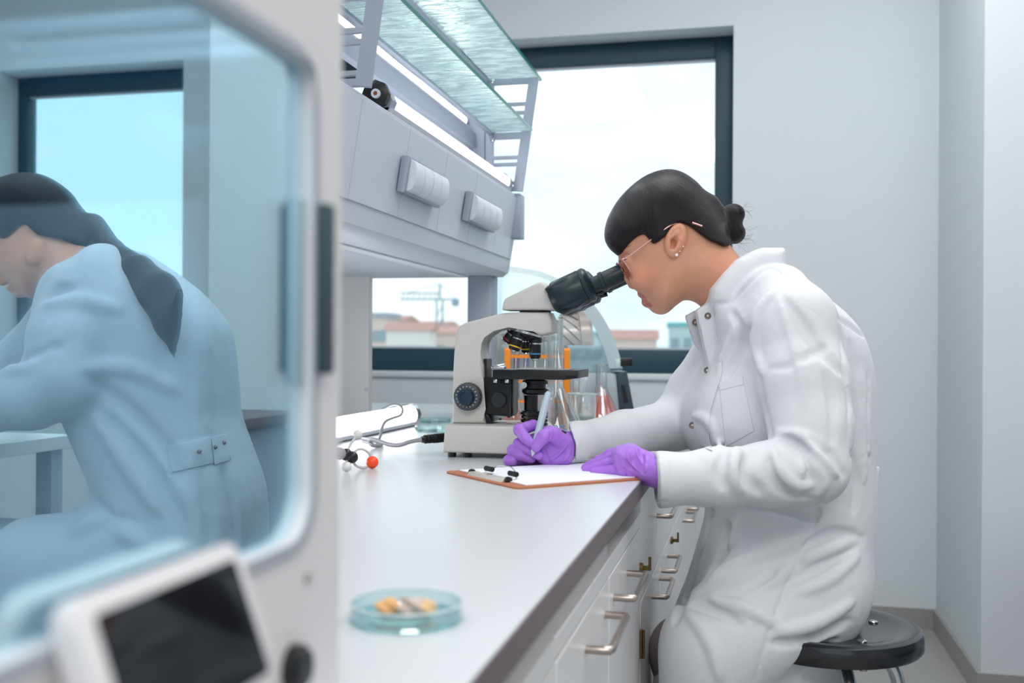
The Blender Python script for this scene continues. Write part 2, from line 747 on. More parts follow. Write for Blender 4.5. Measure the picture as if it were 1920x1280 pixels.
struct('wall_back', wall_back(), M_WALL, smooth=False)
bm = new(); box(bm, (XL - 0.2, YF, 0), (XL, YB, ZC)); struct('wall_left', bm, M_WALL, smooth=False)
bm = new(); box(bm, (XR, YF, 0), (XR + 0.2, YB, ZC)); struct('wall_right', bm, M_WALL, smooth=False)
RW = (-1.6, 2.6)
bm = new()
box(bm, (XL, YF - 0.2, 0), (RW[0], YF, ZC)); box(bm, (RW[1], YF - 0.2, 0), (XR, YF, ZC))
box(bm, (RW[0], YF - 0.2, 0), (RW[1], YF, WB)); box(bm, (RW[0], YF - 0.2, WT), (RW[1], YF, ZC))
struct('wall_rear', bm, M_WALL, smooth=False)
bm = new(); box(bm, (XL - 0.2, YF - 0.2, -0.2), (XR + 0.2, YB + 0.26, 0)); struct('floor', bm, M_FLOOR, smooth=False)
bm = new(); box(bm, (XL - 0.2, YF - 0.2, ZC), (XR + 0.2, YB + 0.26, ZC + 0.2)); struct('ceiling', bm, M_CEIL, smooth=False)
# the column standing out from the window wall
CX0, CX1, CY0 = 0.680, 1.42, 3.385
bm = new(); box(bm, (CX0, CY0, 0), (CX1, YB, ZC)); struct('wall_column', bm, M_WALL, smooth=False)


def baseboard(name, segs):
    bm = new()
    for (x0, y0, x1, y1) in segs:
        box(bm, (x0, y0, 0.0), (x1, y1, 0.078))
    o = struct(name, bm, M_BASE, smooth=False)
    return o


o = baseboard('baseboard_back', [(-0.17, YB - 0.012, CX0, YB)])
# tile joints of the skirting
for x in (0.05, 0.42):
    bm = new(); box(bm, (x - 0.0015, YB - 0.0128, 0.0), (x + 0.0015, YB - 0.0119, 0.078)); obj('tile_joint', bm, M_SILL, o, smooth=False)
baseboard('baseboard_column', [(CX0 - 0.012, CY0 - 0.012, CX0, YB - 0.012), (CX0, CY0 - 0.012, CX1, CY0)])


def window(i, x0, x1, bars, fw=0.075, rear=False):
    y0, y1 = (YF - 0.18, YF - 0.11) if rear else (YB + 0.13, YB + 0.20)
    bm = new()
    box(bm, (x0, y0, WB), (x0 + fw, y1, WT), 0.004)
    box(bm, (x1 - fw, y0, WB), (x1, y1, WT), 0.004)
    box(bm, (x0 + fw, y0, WT - 0.086), (x1 - fw, y1, WT), 0.004)
    box(bm, (x0 + fw, y0, WB), (x1 - fw, y1, WB + 0.098), 0.004)
    for b in bars:
        box(bm, (b - 0.04, y0, WB + 0.098), (b + 0.04, y1, WT - 0.086), 0.004)
    w = struct('window_%d' % i, bm, M_FRAME)
    # slim inner lip round the panes
    xs = [x0 + fw] + [v for b in bars for v in (b - 0.04, b + 0.04)] + [x1 - fw]
    for a, b in zip(xs[::2], xs[1::2]):
        bm = new()
        z0, z1 = WB + 0.098, WT - 0.086
        box(bm, (a, y0 + 0.02, z0), (b, y0 + 0.045, z0 + 0.008))
        box(bm, (a, y0 + 0.02, z1 - 0.008), (b, y0 + 0.045, z1))
        obj('glazing_bead', bm, M_HUTCH, w, smooth=False)
        bm = new()
        box(bm, (a, y0 + 0.03, z0), (b, y0 + 0.036, z1))
        obj('pane', bm, M_PANE, w, smooth=False)
    if not rear:
        bm = new()
        box(bm, (x0, YB - 0.012, WB - 0.024), (x1, y0, WB), 0.003)
        obj('sill', bm, M_SILL, w)
    return w


window(1, *WINS[0], bars=(-1.15,))
window(2, *WINS[1], bars=(), fw=0.05)
window(3, *RW, bars=(0.5,), rear=True)      # behind the viewer
for nm, xa, xb, yy, rz in (('portal_bench', *WINS[0], YB + 0.27, -90), ('portal_side', *WINS[1], YB + 0.27, -90), ('portal_rear', *RW, YF - 0.21, 90)):
    po = area_lamp(nm, ((xa + xb) / 2, yy, (WB + WT) / 2), (xb - xa, WT - WB), 1, (1, 1, 1), (math.radians(rz), 0, 0))
    po.data.cycles.is_portal = True

# ================================================================== the town outside
bm = new(); box(bm, (-400, 30, -31), (260, 420, -30)); g = struct('ground', bm, pbr('town_ground', (170, 175, 170), 0.9, noise=0.1, nscale=0.05), smooth=False)
TOWN = [pbr('facade_%d' % i, c, 0.9, noise=0.04, nscale=0.2) for i, c in enumerate(((226, 204, 196), (236, 228, 222), (205, 205, 205), (216, 190, 182), (196, 214, 216)))]
ROOFS = [pbr('roof_%d' % i, c, 0.9) for i, c in enumerate(((206, 158, 148), (172, 178, 184), (110, 186, 188), (212, 166, 156)))]
M_GLAZE = pbr('facade_window', (150, 168, 178), 0.4)


def house(px, d, w, dep, ztop, fi, ri, label, peak=0.0, cols=4):
    c = at(px, 640, d)
    c.z = -30
    t = thing('apartment_building', label, 'building', c, 'town buildings seen through the window', rot=TH * 0.5 + rnd.uniform(-0.2, 0.2))
    h = ztop + 30
    bm = new(); box(bm, (-w / 2, -dep / 2, 0), (w / 2, dep / 2, h)); obj('facade', bm, TOWN[fi], t, smooth=False)
    bm = new()
    if peak:
        prism(bm, [(-w / 2 - .4, -dep / 2 - .4, h), (-w / 2 - .4, dep / 2 + .4, h), (-w / 2 - .4, 0, h + peak)], (w + .8, 0, 0))
    else:
        box(bm, (-w / 2 - .3, -dep / 2 - .3, h), (w / 2 + .3, dep / 2 + .3, h + 0.7))
    obj('roof', bm, ROOFS[ri], t, smooth=False)
    first = None
    for r in range(4):
        for k in range(cols):
            x = -w / 2 + w * (k + 0.5) / cols
            z = h - 2.6 - r * 3.0
            if first is None:
                bm = new(); box(bm, (-0.6, -0.06, -0.8), (0.6, 0.06, 0.8)); first = obj('facade_window', bm, M_GLAZE, t, smooth=False); q = first
            else:
                q = first.copy(); COL.objects.link(q); q.parent = t
            q.location = (x, -dep / 2 - 0.04, z)


house(702, 150, 5.5, 6, 5.2, 0, 1, 'pale pink block nearest the white hutch panel, flat grey roof')
house(736, 215, 8, 9, 6.4, 2, 0, 'grey block with low red roof under the crane jib', 1.2)
house(772, 122, 5, 6, 3.0, 1, 0, 'cream block with red pitched roof left of the crane', 1.0)
house(812, 235, 9, 9, 6.0, 3, 3, 'rose coloured block with red roof behind the crane mast', 1.0)
house(842, 192, 10, 9, 3.0, 1, 1, 'cream block with flat grey roof half behind the microscope')
house(892, 160, 12, 9, 3.2, 0, 3, 'pink block with red roof behind the microscope arm', 1.2)
house(1150, 175, 7, 9, 3.2, 4, 2, 'teal roofed block just right of the clear instrument cover', 0.0)
house(1184, 150, 7, 9, 2.4, 0, 0, 'pink house with red pitched roof right of the teal one', 1.4)
house(1240, 210, 14, 9, 0.6, 1, 1, 'low cream block under the chin of the woman in glasses')
house(1300, 170, 8, 9, 4.6, 4, 2, 'teal topped tower against the front edge of the coat')
house(2140, 170, 12, 9, 3.0, 1, 0, 'cream block seen through the second window', 1.0)
house(2230, 210, 14, 9, 2.0, 3, 1, 'rose block seen through the second window')

M_CRANE = pbr('crane_paint', (150, 176, 186), 0.6)
c = at(824, 640, 172); c.z = -30
t = thing('tower_crane', 'pale tower crane above the rooftops left of the microscope', 'crane', c, rot=0.25)
bm = new()
zt = 39.0
for sx in (-.5, .5):
    for sy in (-.5, .5):
        rod(bm, (sx, sy, 0), (sx, sy, zt), 0.14, 4)
for k in range(18):
    z = 2 + k * 2
    rod(bm, (-.5, -.5, z), (.5, -.5, z + 2), 0.09, 4)
    rod(bm, (-.5, .5, z + 2), (-.5, -.5, z), 0.09, 4)
obj('mast', bm, M_CRANE, t, smooth=False)
bm = new()
for sy in (-.45, .45):
    rod(bm, (-6.5, sy, zt), (3.2, sy, zt), 0.13, 4)
rod(bm, (-6.5, 0, zt + 1), (0, 0, zt + 1), 0.13, 4)
for k in range(7):
    rod(bm, (-6.3 + k * .9, -.45, zt), (-5.8 + k * .9, 0, zt + 1), 0.08, 4)
obj('jib', bm, M_CRANE, t, smooth=False)
bm = new(); box(bm, (2.0, -.6, zt - 1.1), (3.2, .6, zt + .1)); obj('counterweight', bm, M_CRANE, t, smooth=False)
bm = new(); rod(bm, (0, 0, zt), (0, 0, zt + 2.6), 0.2, 6); rod(bm, (0, 0, zt + 2.6), (-5.5, 0, zt + 1), 0.06, 4); rod(bm, (0, 0, zt + 2.6), (2.8, 0, zt), 0.06, 4)
obj('tower_peak', bm, M_CRANE, t, smooth=False)

# ================================================================== the bench
BZ, EX = 0.84, -0.170        # worktop height, front edge
BX0 = -1.55                  # far side of the double bench


def worktop(y0, y1, label):
    bm = new(); box(bm, (BX0, y0, BZ - 0.026), (EX - 0.0015, y1, BZ), 0.0012, 1)
    o = tag(obj('worktop', bm, M_TOP), label, 'worktop', 'bench worktops')
    bm = new(); box(bm, (EX - 0.0015, y0, BZ - 0.026), (EX, y1, BZ - 0.0006)); obj('edge_band', bm, M_EDGE, o, smooth=False, label='dark grey-brown edge band')
    bm = new(); box(bm, (EX - 0.012, y0, BZ - 0.028), (EX - 0.0005, y1, BZ - 0.026)); obj('edge_underside', bm, M_EDGE, o, smooth=False)
    return o


worktop(-0.75, 2.0795, 'near pale grey worktop segment with the petri dish, clipboard and microscope on it')
worktop(2.0815, 3.72, 'far pale grey worktop segment carrying the instrument with the clear cover')


def pull(parent, y0, y1, z, x=-0.19, mat=None):
    bm = new()
    d = 0.030
    pts = [(x, y0, z), (x + d - .008, y0, z), (x + d, y0 + .008, z), (x + d, y1 - .008, z), (x + d - .008, y1, z), (x, y1, z)]
    pts = [Vector(p) for p in pts]
    P = [pts[0], pts[1]] + [pts[1].lerp(pts[2], .5) + Vector((.0025, -.0025 if y1 > y0 else .0025, 0))] + [pts[2], pts[3]] + [pts[3].lerp(pts[4], .5) + Vector((.0025, .0025, 0))] + [pts[4], pts[5]]
    tube(bm, P, 0.0052, 10, 1)
    return obj('handle', bm, M_STEEL, parent)


def cabinet(y0, y1, label, fronts, apron=None, gap=None):
    """A base unit: carcase plus its fronts. fronts: (kind, y0, y1, z0, z1, (hy0, hy1, hz))"""
    x1 = -0.209
    t = thing('base_cabinet', label, 'cabinet', (-0.5, (y0 + y1) / 2, 0), 'bench base cabinets')
    loc = Vector(t.location)
    L = lambda p: Vector(p) - loc
    bm = new()
    b0, b1, zt = y0 + 0.001, y1 - 0.001, BZ - 0.0265
    box(bm, L((-0.80, b0, 0.09)), L((x1, b0 + .018, zt)))
    box(bm, L((-0.80, b1 - .018, 0.09)), L((x1, b1, zt)))
    box(bm, L((-0.80, b0 + .018, 0.09)), L((x1, b1 - .018, 0.108)))
    box(bm, L((-0.80, b0 + .018, 0.108)), L((-0.79, b1 - .018, zt)))
    box(bm, L((-0.80, b0 + .018, zt - 0.08)), L((x1 - .02, b1 - .018, zt - .062)))
    box(bm, L((-0.80, b0 + .03, 0.0)), L((x1 - .05, b1 - .03, 0.09)))
    obj('carcase', bm, M_WHITE, t, smooth=False)
    if apron:
        if apron[1] < y1 - .1:
            bm = new(); box(bm, L((-0.34, apron[1], 0.762)), L((-0.33, y1 - .019, 0.813))); box(bm, L((-0.33, apron[1], 0.7525)), L((-0.212, y1 - .019, 0.7545))); obj('gap_shade', bm, pbr('gap_shade_dark', (44, 66, 76), .6), t, smooth=False, label='dark sheets as shade in the open gap')  # dark sheets stand in for the shade inside the gap
        bm = new(); box(bm, L((x1, apron[0], 0.762)), L((-0.192, apron[1], 0.8115)), 0.001, 1); obj('apron_panel', bm, M_APRON, t, label='warm grey apron panel')
    for kind, a, b, z0, z1, h in fronts:
        bm = new(); box(bm, L((x1, a + .0015, z0)), L((-0.19, b - .0015, z1)), 0.0012, 1)
        f = obj(kind, bm, M_WHITE, t)
        if h:
            hh = pull(f, h[0], h[1], h[2])
            hh.location = hh.location
            for v in hh.data.vertices:
                v.co = L(v.co)
    return t


cabinet(0.02, 1.03, 'white base cabinet nearest the viewer, below the petri dish', [
    ('rail', 0.02, 1.03, 0.737, 0.760, None),
    ('door', 0.02, 0.525, 0.10, 0.734, (0.33, 0.49, 0.695)), ('door', 0.525, 1.03, 0.10, 0.734, (0.56, 0.72, 0.695))], apron=(0.02, 1.03))
t2 = cabinet(1.03, 1.846, 'white two-door base cabinet with steel pulls, open gap under the worktop at its far end', [
    ('rail', 1.03, 1.846, 0.737, 0.760, None),
    ('door', 1.03, 1.427, 0.10, 0.734, (1.22, 1.385, 0.694)), ('door', 1.427, 1.846, 0.10, 0.734, (1.475, 1.64, 0.696))], apron=(1.03, 1.42))
t3 = cabinet(1.846, 2.67, 'white base cabinet beside the knees of the woman in glasses, drawer over two doors', [
    ('drawer', 1.846, 2.67, 0.604, 0.811, (2.155, 2.32, 0.706)),
    ('door', 1.846, 2.258, 0.10, 0.600, (2.06, 2.225, 0.562)), ('door', 2.258, 2.67, 0.10, 0.600, (2.285, 2.45, 0.566))])
cabinet(2.67, 3.70, 'white base cabinet at the window end of the bench', [
    ('drawer', 2.67, 3.70, 0.604, 0.811, (3.10, 3.26, 0.706)),
    ('door', 2.67, 3.185, 0.10, 0.600, (2.99, 3.15, 0.562)), ('door', 3.185, 3.70, 0.10, 0.600, (3.22, 3.38, 0.562))])


def lockhinge(t, y, z, name='hinge', hgt=0.03):
    loc = Vector(t.location)
    bm = new()
    box(bm, Vector((-0.19, y - .006, z - hgt / 2)) - loc, Vector((-0.185, y + .006, z + hgt / 2)) - loc, 0.001, 1)
    rod(bm, Vector((-0.184, y, z - hgt / 2)) - loc, Vector((-0.184, y, z + hgt / 2)) - loc, 0.003, 8)
    obj(name, bm, M_BRASS, t)


def keylock(t, y, z):
    loc = Vector(t.location)
    bm = new()
    rod(bm, Vector((-0.19, y, z)) - loc, Vector((-0.184, y, z)) - loc, 0.009, 12)
    box(bm, Vector((-0.184, y - .0015, z - .004)) - loc, Vector((-0.172, y + .0015, z + .004)) - loc)
    box(bm, Vector((-0.175, y - .002, z - .004)) - loc, Vector((-0.170, y + .002, z + .020)) - loc, .001, 1)
    obj('key', bm, M_BRASS, t, label='small brass key in its lock')


keylock(t2, 1.832, 0.665)
lockhinge(t2, 1.838, 0.53, hgt=0.05)
keylock(t3, 2.55, 0.585)

# back half of the double bench: plain support so the wide worktop stands on something
t = thing('bench_pedestal', 'grey support pedestal under the back half of the bench', 'cabinet', (-1.2, 1.4, 0))
for y in (-0.6, 1.3, 3.4):
    bm = new(); box(bm, (-0.33, y - 1.4 - .25, 0), (0.33, y - 1.4 + .25, BZ - 0.0265)); obj('pedestal', bm, M_APRON, t, smooth=False)

# ================================================================== hutch over the bench
HY0, HY1 = 1.44, 2.865
t = thing('bench_hutch', 'silver grey service hutch with socket panels hanging over the bench', 'hutch', (-0.75, 2.15, BZ))
O = Vector(t.location)
L = lambda *p: Vector(p) - O
PR = [(-0.640, 1.47), (-0.667, 1.296), (-0.674, 1.262), (-0.690, 1.250), (-0.835, 1.250), (-0.835, 1.47)]
bm = new(); prism(bm, [L(x, HY0, z) for x, z in PR], (0, HY1 - HY0, 0)); obj('body', bm, M_HUTCH, t)
seams = [HY0, 1.64, 1.89, 2.14, 2.39, 2.64, HY1 - 0.012]
fd = (Vector((-0.640, 0, 1.47)) - Vector((-0.667, 0, 1.296))).normalized()
fn_ = Vector((fd.z, 0, -fd.x))
panels = []
for a, b in zip(seams, seams[1:]):
    bm = new()
    p0, p1 = Vector((-0.6665, a + .0012, 1.299)), Vector((-0.6405, a + .0012, 1.467))
    prism(bm, [L(*p0), L(*p1), L(*(p1 + Vector((0, b - a - .0024, 0)))), L(*(p0 + Vector((0, b - a - .0024, 0))))], fn_ * 0.0035, 0.0008, seg=1)
    panels.append(obj('front_panel', bm, M_HUTCH, t))
bm = new(); prism(bm, [L(-0.643, HY0, 1.4705), L(-0.643, HY0, 1.476), L(-0.70, HY0, 1.476), L(-0.70, HY0, 1.4705)], (0, HY1 - HY0, 0), 0.001); obj('top_rail', bm, M_HUTCH, t)
bm = new(); box(bm, L(-0.70, HY1 - .055, 1.355), L(-0.628, HY1 + .004, 1.478), 0.002); obj('end_plate', bm, M_HUTCH2, t, label='darker grey end plate')
M_SOCK = pbr('socket_white', (214, 220, 228), 0.45)


def sockets(y0, y1, par):
    bm = new()
    c = Vector((-0.6525, 0, 1.378)) + fn_ * 0.0035
    u = fd * 0.032
    q = [c - u * 1.06, c + u * 1.06]
    prism(bm, [L(q[0].x, y0 - .008, q[0].z), L(q[1].x, y0 - .008, q[1].z), L(q[1].x, y1 + .004, q[1].z), L(q[0].x, y1 + .004, q[0].z)], fn_ * 0.016, 0.002)
    s = obj('socket_block', bm, M_HUTCH2, par)
    n = 4
    for k in range(n):
        a, b = y0 + (y1 - y0) * k / n + .002, y0 + (y1 - y0) * (k + 1) / n - .002
        bm = new()
        prof = []
        for i in range(9):
            ang = math.pi * (i / 8)
            prof.append(c + fn_ * (0.016 + 0.016 * math.sin(ang) ** 0.7) - fd * 0.030 * math.cos(ang))
        prism(bm, [L(p.x, a, p.z) for p in prof], (0, b - a, 0), 0.0008, seg=1)
        obj('socket_flap', bm, M_SOCK, s if k < 0 else par)


sockets(1.865, 2.085, panels[2])
sockets(2.315, 2.56, panels[4])
# light strip and joints under the hutch
bm = new(); box(bm, L(-0.80, HY0 + .1, 1.246), L(-0.77, HY1 - .1, 1.250)); obj('under_trim', bm, M_SOCK, t, smooth=False)
# posts
for y in (1.47, 2.80):
    bm = new(); box(bm, L(-0.775, y, BZ), L(-0.705, y + .07, 1.25), .003); obj('post', bm, M_HUTCH2, t)
# back panel of the hutch reaching the worktop
bm = new(); box(bm, L(-1.32, 2.78, BZ), L(-1.058, 2.81, 1.47), .003); p_ = obj('back_panel', bm, M_WHITE, t, label='white upright panel')
for z in (0.93, 1.30):
    bm = new(); rod(bm, L(-1.066, 2.78, z), L(-1.066, 2.776, z), .005, 10); obj('screw_cap', bm, M_HUTCH, p_)
bm = new(); box(bm, L(-1.32, HY0, 1.25), L(-0.835, HY1, 1.47), .002); obj('rear_body', bm, M_HUTCH, t)
for y in (1.47,):
    bm = new(); box(bm, L(-1.28, y, BZ), L(-1.21, y + .07, 1.25), .003); obj('post', bm, M_HUTCH2, t)

# shelf rack over the hutch
r = thing('shelf_rack', 'grey slotted bracket rack carrying the two rippled glass shelves', 'rack', (-0.75, 2.15, 1.482))
O = Vector(r.location)


def bracket(y):
    bm = new()
    th = 0.012

    def bar(p, q, w, ins=0.0):
        p, q = Vector((p[0], y + ins, p[1])), Vector((q[0], y + ins, q[1]))
        d = (q - p).normalized()
        n = Vector((d.z, 0, -d.x)) * w / 2
        prism(bm, [p + n - O, q + n - O, q - n - O, p - n - O], (0, th - 2 * ins, 0))
    k = 1.045
    f = lambda z: -0.590 - (1.795 - z) * 0.14
    bar((f(1.795), 1.795), (f(1.483), 1.483), 0.026)
    bar((-0.715, 1.795), (-0.715, 1.483), 0.022)
    for z, w in ((1.787, .016), (1.724, .009), (1.700, .009), (1.637, .018), (1.577, .009), (1.558, .009), (1.506, .008), (1.490, .013)):
        bar((-0.712, z), (f(z) - .006, z), w, .0012)
    return obj('bracket', bm, M_HUTCH2, r, smooth=False)


bracket(1.625)
bracket(2.80)
for z, x, hz, hx in ((1.786, -0.724, .009, .008), (1.649, -0.711, .008, .007), (1.626, -0.763, .022, .010)):
    bm = new(); box(bm, Vector((x - hx, 1.45, z - hz)) - O, Vector((x + hx, 2.86, z + hz)) - O, .002); obj('rail', bm, M_HUTCH2, r)
bm = new(); box(bm, Vector((-0.775, 2.80, 1.482)) - O, Vector((-0.728, 2.86, 1.80)) - O, .002); obj('upright', bm, M_HUTCH2, r)
bm = new(); box(bm, Vector((-0.775, 1.57, 1.482)) - O, Vector((-0.728, 1.624, 1.80)) - O, .002); obj('upright', bm, M_HUTCH2, r)
for y, z in ((2.78, 1.783), (2.78, 1.622)):
    bm = new(); ball(bm, Vector((-0.70, y, z)) - O, .007, 10); obj('stud', bm, M_CHROME, r)

# rippled glass
def ripple_glass():
    m = bpy.data.materials.new('rippled_glass')
    m.use_nodes = True
    t = m.node_tree
    t.nodes.clear()
    o = t.nodes.new('ShaderNodeOutputMaterial')
    co = t.nodes.new('ShaderNodeTexCoord')
    mp = t.nodes.new('ShaderNodeMapping')
    mp.inputs['Scale'].default_value = (16, 55, 1)
    n = t.nodes.new('ShaderNodeTexNoise')
    n.inputs['Scale'].default_value = 1.0
    n.inputs['Detail'].default_value = 3
    bp = t.nodes.new('ShaderNodeBump')
    bp.inputs['Strength'].default_value = 0.8
    bp.inputs['Distance'].default_value = 0.006
    g = t.nodes.new('ShaderNodeBsdfRefraction')
    g.inputs['Color'].default_value = (0.90, 0.985, 0.99, 1)
    g.inputs['Roughness'].default_value = 0.12
    g.inputs['IOR'].default_value = 1.25
    tr = t.nodes.new('ShaderNodeBsdfTransparent')
    tr.inputs[0].default_value = (0.90, 0.98, 0.985, 1)
    gl = t.nodes.new('ShaderNodeBsdfGlossy')
    gl.inputs['Roughness'].default_value = 0.12
    gl.inputs[0].default_value = (0.9, 1, 1, 1)
    tl = t.nodes.new('ShaderNodeBsdfTranslucent')
    tl.inputs[0].default_value = (0.92, 1.0, 1.0, 1)
    rp_ = t.nodes.new('ShaderNodeValToRGB')
    rp_.color_ramp.elements[0].position = 0.44
    rp_.color_ramp.elements[0].color = (0.3, 0.3, 0.3, 1)
    rp_.color_ramp.elements[1].position = 0.58
    rp_.color_ramp.elements[1].color = (0.8, 0.8, 0.8, 1)
    m1 = t.nodes.new('ShaderNodeMixShader')
    m2 = t.nodes.new('ShaderNodeMixShader')
    m3 = t.nodes.new('ShaderNodeMixShader')
    m3.inputs[0].default_value = 0.5
    fr = t.nodes.new('ShaderNodeFresnel')
    t.links.new(co.outputs['Object'], mp.inputs[0])
    t.links.new(mp.outputs[0], n.inputs['Vector'])
    t.links.new(n.outputs['Fac'], bp.inputs['Height'])
    t.links.new(n.outputs['Fac'], rp_.inputs[0])
    for x in (g, gl, fr):
        t.links.new(bp.outputs[0], x.inputs['Normal'])
    t.links.new(rp_.outputs[0], m1.inputs[0])
    t.links.new(tr.outputs[0], m3.inputs[1])
    t.links.new(g.outputs[0], m3.inputs[2])
    t.links.new(m3.outputs[0], m1.inputs[1])
    t.links.new(tl.outputs[0], m1.inputs[2])
    t.links.new(fr.outputs[0], m2.inputs[0])
    t.links.new(m1.outputs[0], m2.inputs[1])
    t.links.new(gl.outputs[0], m2.inputs[2])
    t.links.new(m2.outputs[0], o.inputs[0])
    return m


M_RIP = ripple_glass()
M_TEAL = pbr('glass_edge', (20, 130, 122), 0.15, trans=0.3)
for z, x0, x1, lb in ((1.7955, -0.715, -0.577, 'upper rippled glass shelf with teal edge'), (1.6465, -0.702, -0.592, 'lower rippled glass shelf with teal edge')):
    ya, yb = (1.32, 2.85) if z > 1.7 else (1.639, 2.798)
    bm = new(); box(bm, (x0, ya, z), (x1 - .0012, yb, z + .008))
    s = tag(obj('glass_shelf', bm, M_RIP, smooth=False), lb, 'shelf', 'rippled glass shelves over the hutch')
    bm = new(); box(bm, (x1 - .0012, ya, z), (x1, yb, z + .008)); obj('polished_edge', bm, M_TEAL, s, smooth=False, label='green-teal polished edge')


# lamps
M_CLEAR = thin_glass('clear_tube', (0.97, 0.99, 1.0))


def lamp(name, p0, p1, rr, label, cap0=True, glow=1.0, group='strip lamps at the bench'):
    p0, p1 = Vector(p0), Vector(p1)
    t = thing(name, label, 'lamp', (p0 + p1) / 2, group)
    O = Vector(t.location)
    d = (p1 - p0).normalized()
    bm = new(); rod(bm, p0 + d * .03 - O, p1 - d * .025 - O, rr * .86, 20); obj('tube', bm, M_LAMP, t, label='glowing white tube')
    x, y, z = frame_of(d)
    up = Vector((0, 0, 1))
    side = d.cross(up).normalized()
    bm = new()
    prism(bm, [p0 - O + side * rr * .8 - up * rr * .9, p0 - O - side * rr * .8 - up * rr * .9, p0 - O - side * rr * .95 - up * rr * .55, p0 - O + side * rr * .95 - up * rr * .55], p1 - p0)
    obj('tray', bm, M_HUTCH, t)
    bm = new(); rod(bm, p1 - d * .03 - O, p1 - O, rr * 1.02, 20); obj('end_cap', bm, M_CHROME, t)
    bm = new(); rod(bm, p0 - O, p0 + d * .028 - O, rr * 1.02, 8); obj('end_cap', bm, M_HUTCH2, t)
    return t, O, d


t, O, d = lamp('strip_lamp', (-0.668, 1.80, 1.5015), (-0.668, 2.78, 1.5015), 0.0245, 'glowing strip lamp lying along the top of the hutch')
bm = new(); rings(bm, [(0.019, 0), (0.026, .004), (0.026, .016), (0.019, .02)], 8, axis_mat(Vector((-0.668, 1.775, 1.5085)) - O, (0, 1, 0))); obj('plug_cap', bm, M_BLACK, t, label='black octagonal end plug')
bm = new(); rings(bm, [(0.004, 0), (0.0085, 0), (0.0085, .006), (0.004, .006)], 16, axis_mat(Vector((-0.664, 1.769, 1.507)) - O, (0, 1, 0)), (False, False)); obj('connector_ring', bm, M_SOCK, t)
bm = new(); rod(bm, Vector((-0.664, 1.770, 1.507)) - O, Vector((-0.664, 1.776, 1.507)) - O, .0042, 12); obj('connector', bm, pbr('copper', (200, 110, 80), .3, .9), t, label='copper connector')
lamp('strip_lamp', (-0.772, 1.66, 1.6645), (-0.772, 2.74, 1.6645), 0.0180, 'second strip lamp behind the rail of the shelf rack')
lamp('strip_lamp', (-0.905, 1.50, 0.869), (-0.897, 2.675, 0.869), 0.029, 'glowing strip lamp lying on the worktop behind the molecule model')
# ================================================================== analyser box with the mirror-blue door (left foreground)
HX = -0.233                                # plane of the door
M_BOX = pbr('analyser_white', (218, 216, 217), 0.42)
M_BOXD = pbr('analyser_inner', (150, 176, 196), 0.6)


def coated_glass():
    m = bpy.data.materials.new('coated_blue_glass')
    m.use_nodes = True
    t = m.node_tree
    t.nodes.clear()
    o = t.nodes.new('ShaderNodeOutputMaterial')
    g = t.nodes.new('ShaderNodeBsdfGlossy')
    g.inputs[0].default_value = (0.50, 0.63, 0.66, 1)
    g.inputs['Roughness'].default_value = 0.0
    tr = t.nodes.new('ShaderNodeBsdfTransparent')
    tr.inputs[0].default_value = (0.30, 0.36, 0.40, 1)
    a = t.nodes.new('ShaderNodeAddShader')
    t.links.new(g.outputs[0], a.inputs[0])
    t.links.new(tr.outputs[0], a.inputs[1])
    t.links.new(a.outputs[0], o.inputs[0])
    return m


t = thing('analyser_cabinet', 'white bench-top cabinet with a mirror-blue glass door, close in front on the worktop', 'cabinet', (-0.43, 0.21, BZ))
O = Vector(t.location)
L = lambda *p: Vector(p) - O
Y0, Y1, Z1 = -0.20, 0.564, 1.36
GY0, GY1, GZ0, GZ1 = -0.10, 0.524, 0.948, 1.202       # glass opening
# front frame with a rounded opening
bm = new()
outer = [(Y0, BZ + .004), (Y1, BZ + .004), (Y1, Z1), (Y0, Z1)]
rr = [( (GY0 + GY1) / 2 + x, (GZ0 + GZ1) / 2 + z) for x, z in rrect(GY1 - GY0, GZ1 - GZ0, 0.028, 6)]
rr[0:7] = [((GY0 + GY1) / 2 + x, (GZ0 + GZ1) / 2 + z) for x, z in rrect(GY1 - GY0, GZ1 - GZ0, 0.004, 6)][0:7]


def plate_with_hole(bm, outer, hole, x0, x1):
    vs = []
    for x in (x0, x1):
        eo = [bm.verts.new(L(x, y, z)) for y, z in outer]
        ei = [bm.verts.new(L(x, y, z)) for y, z in hole]
        es = [bm.edges.new((a, b)) for a, b in zip(eo, eo[1:] + eo[:1])] + [bm.edges.new((a, b)) for a, b in zip(ei, ei[1:] + ei[:1])]
        bmesh.ops.triangle_fill(bm, edges=es, use_beauty=True)
        vs.append((eo, ei))
    for a, b in zip(vs[0], vs[1]):
        n = len(a)
        for i in range(n):
            bm.faces.new((a[i], a[(i + 1) % n], b[(i + 1) % n], b[i]))


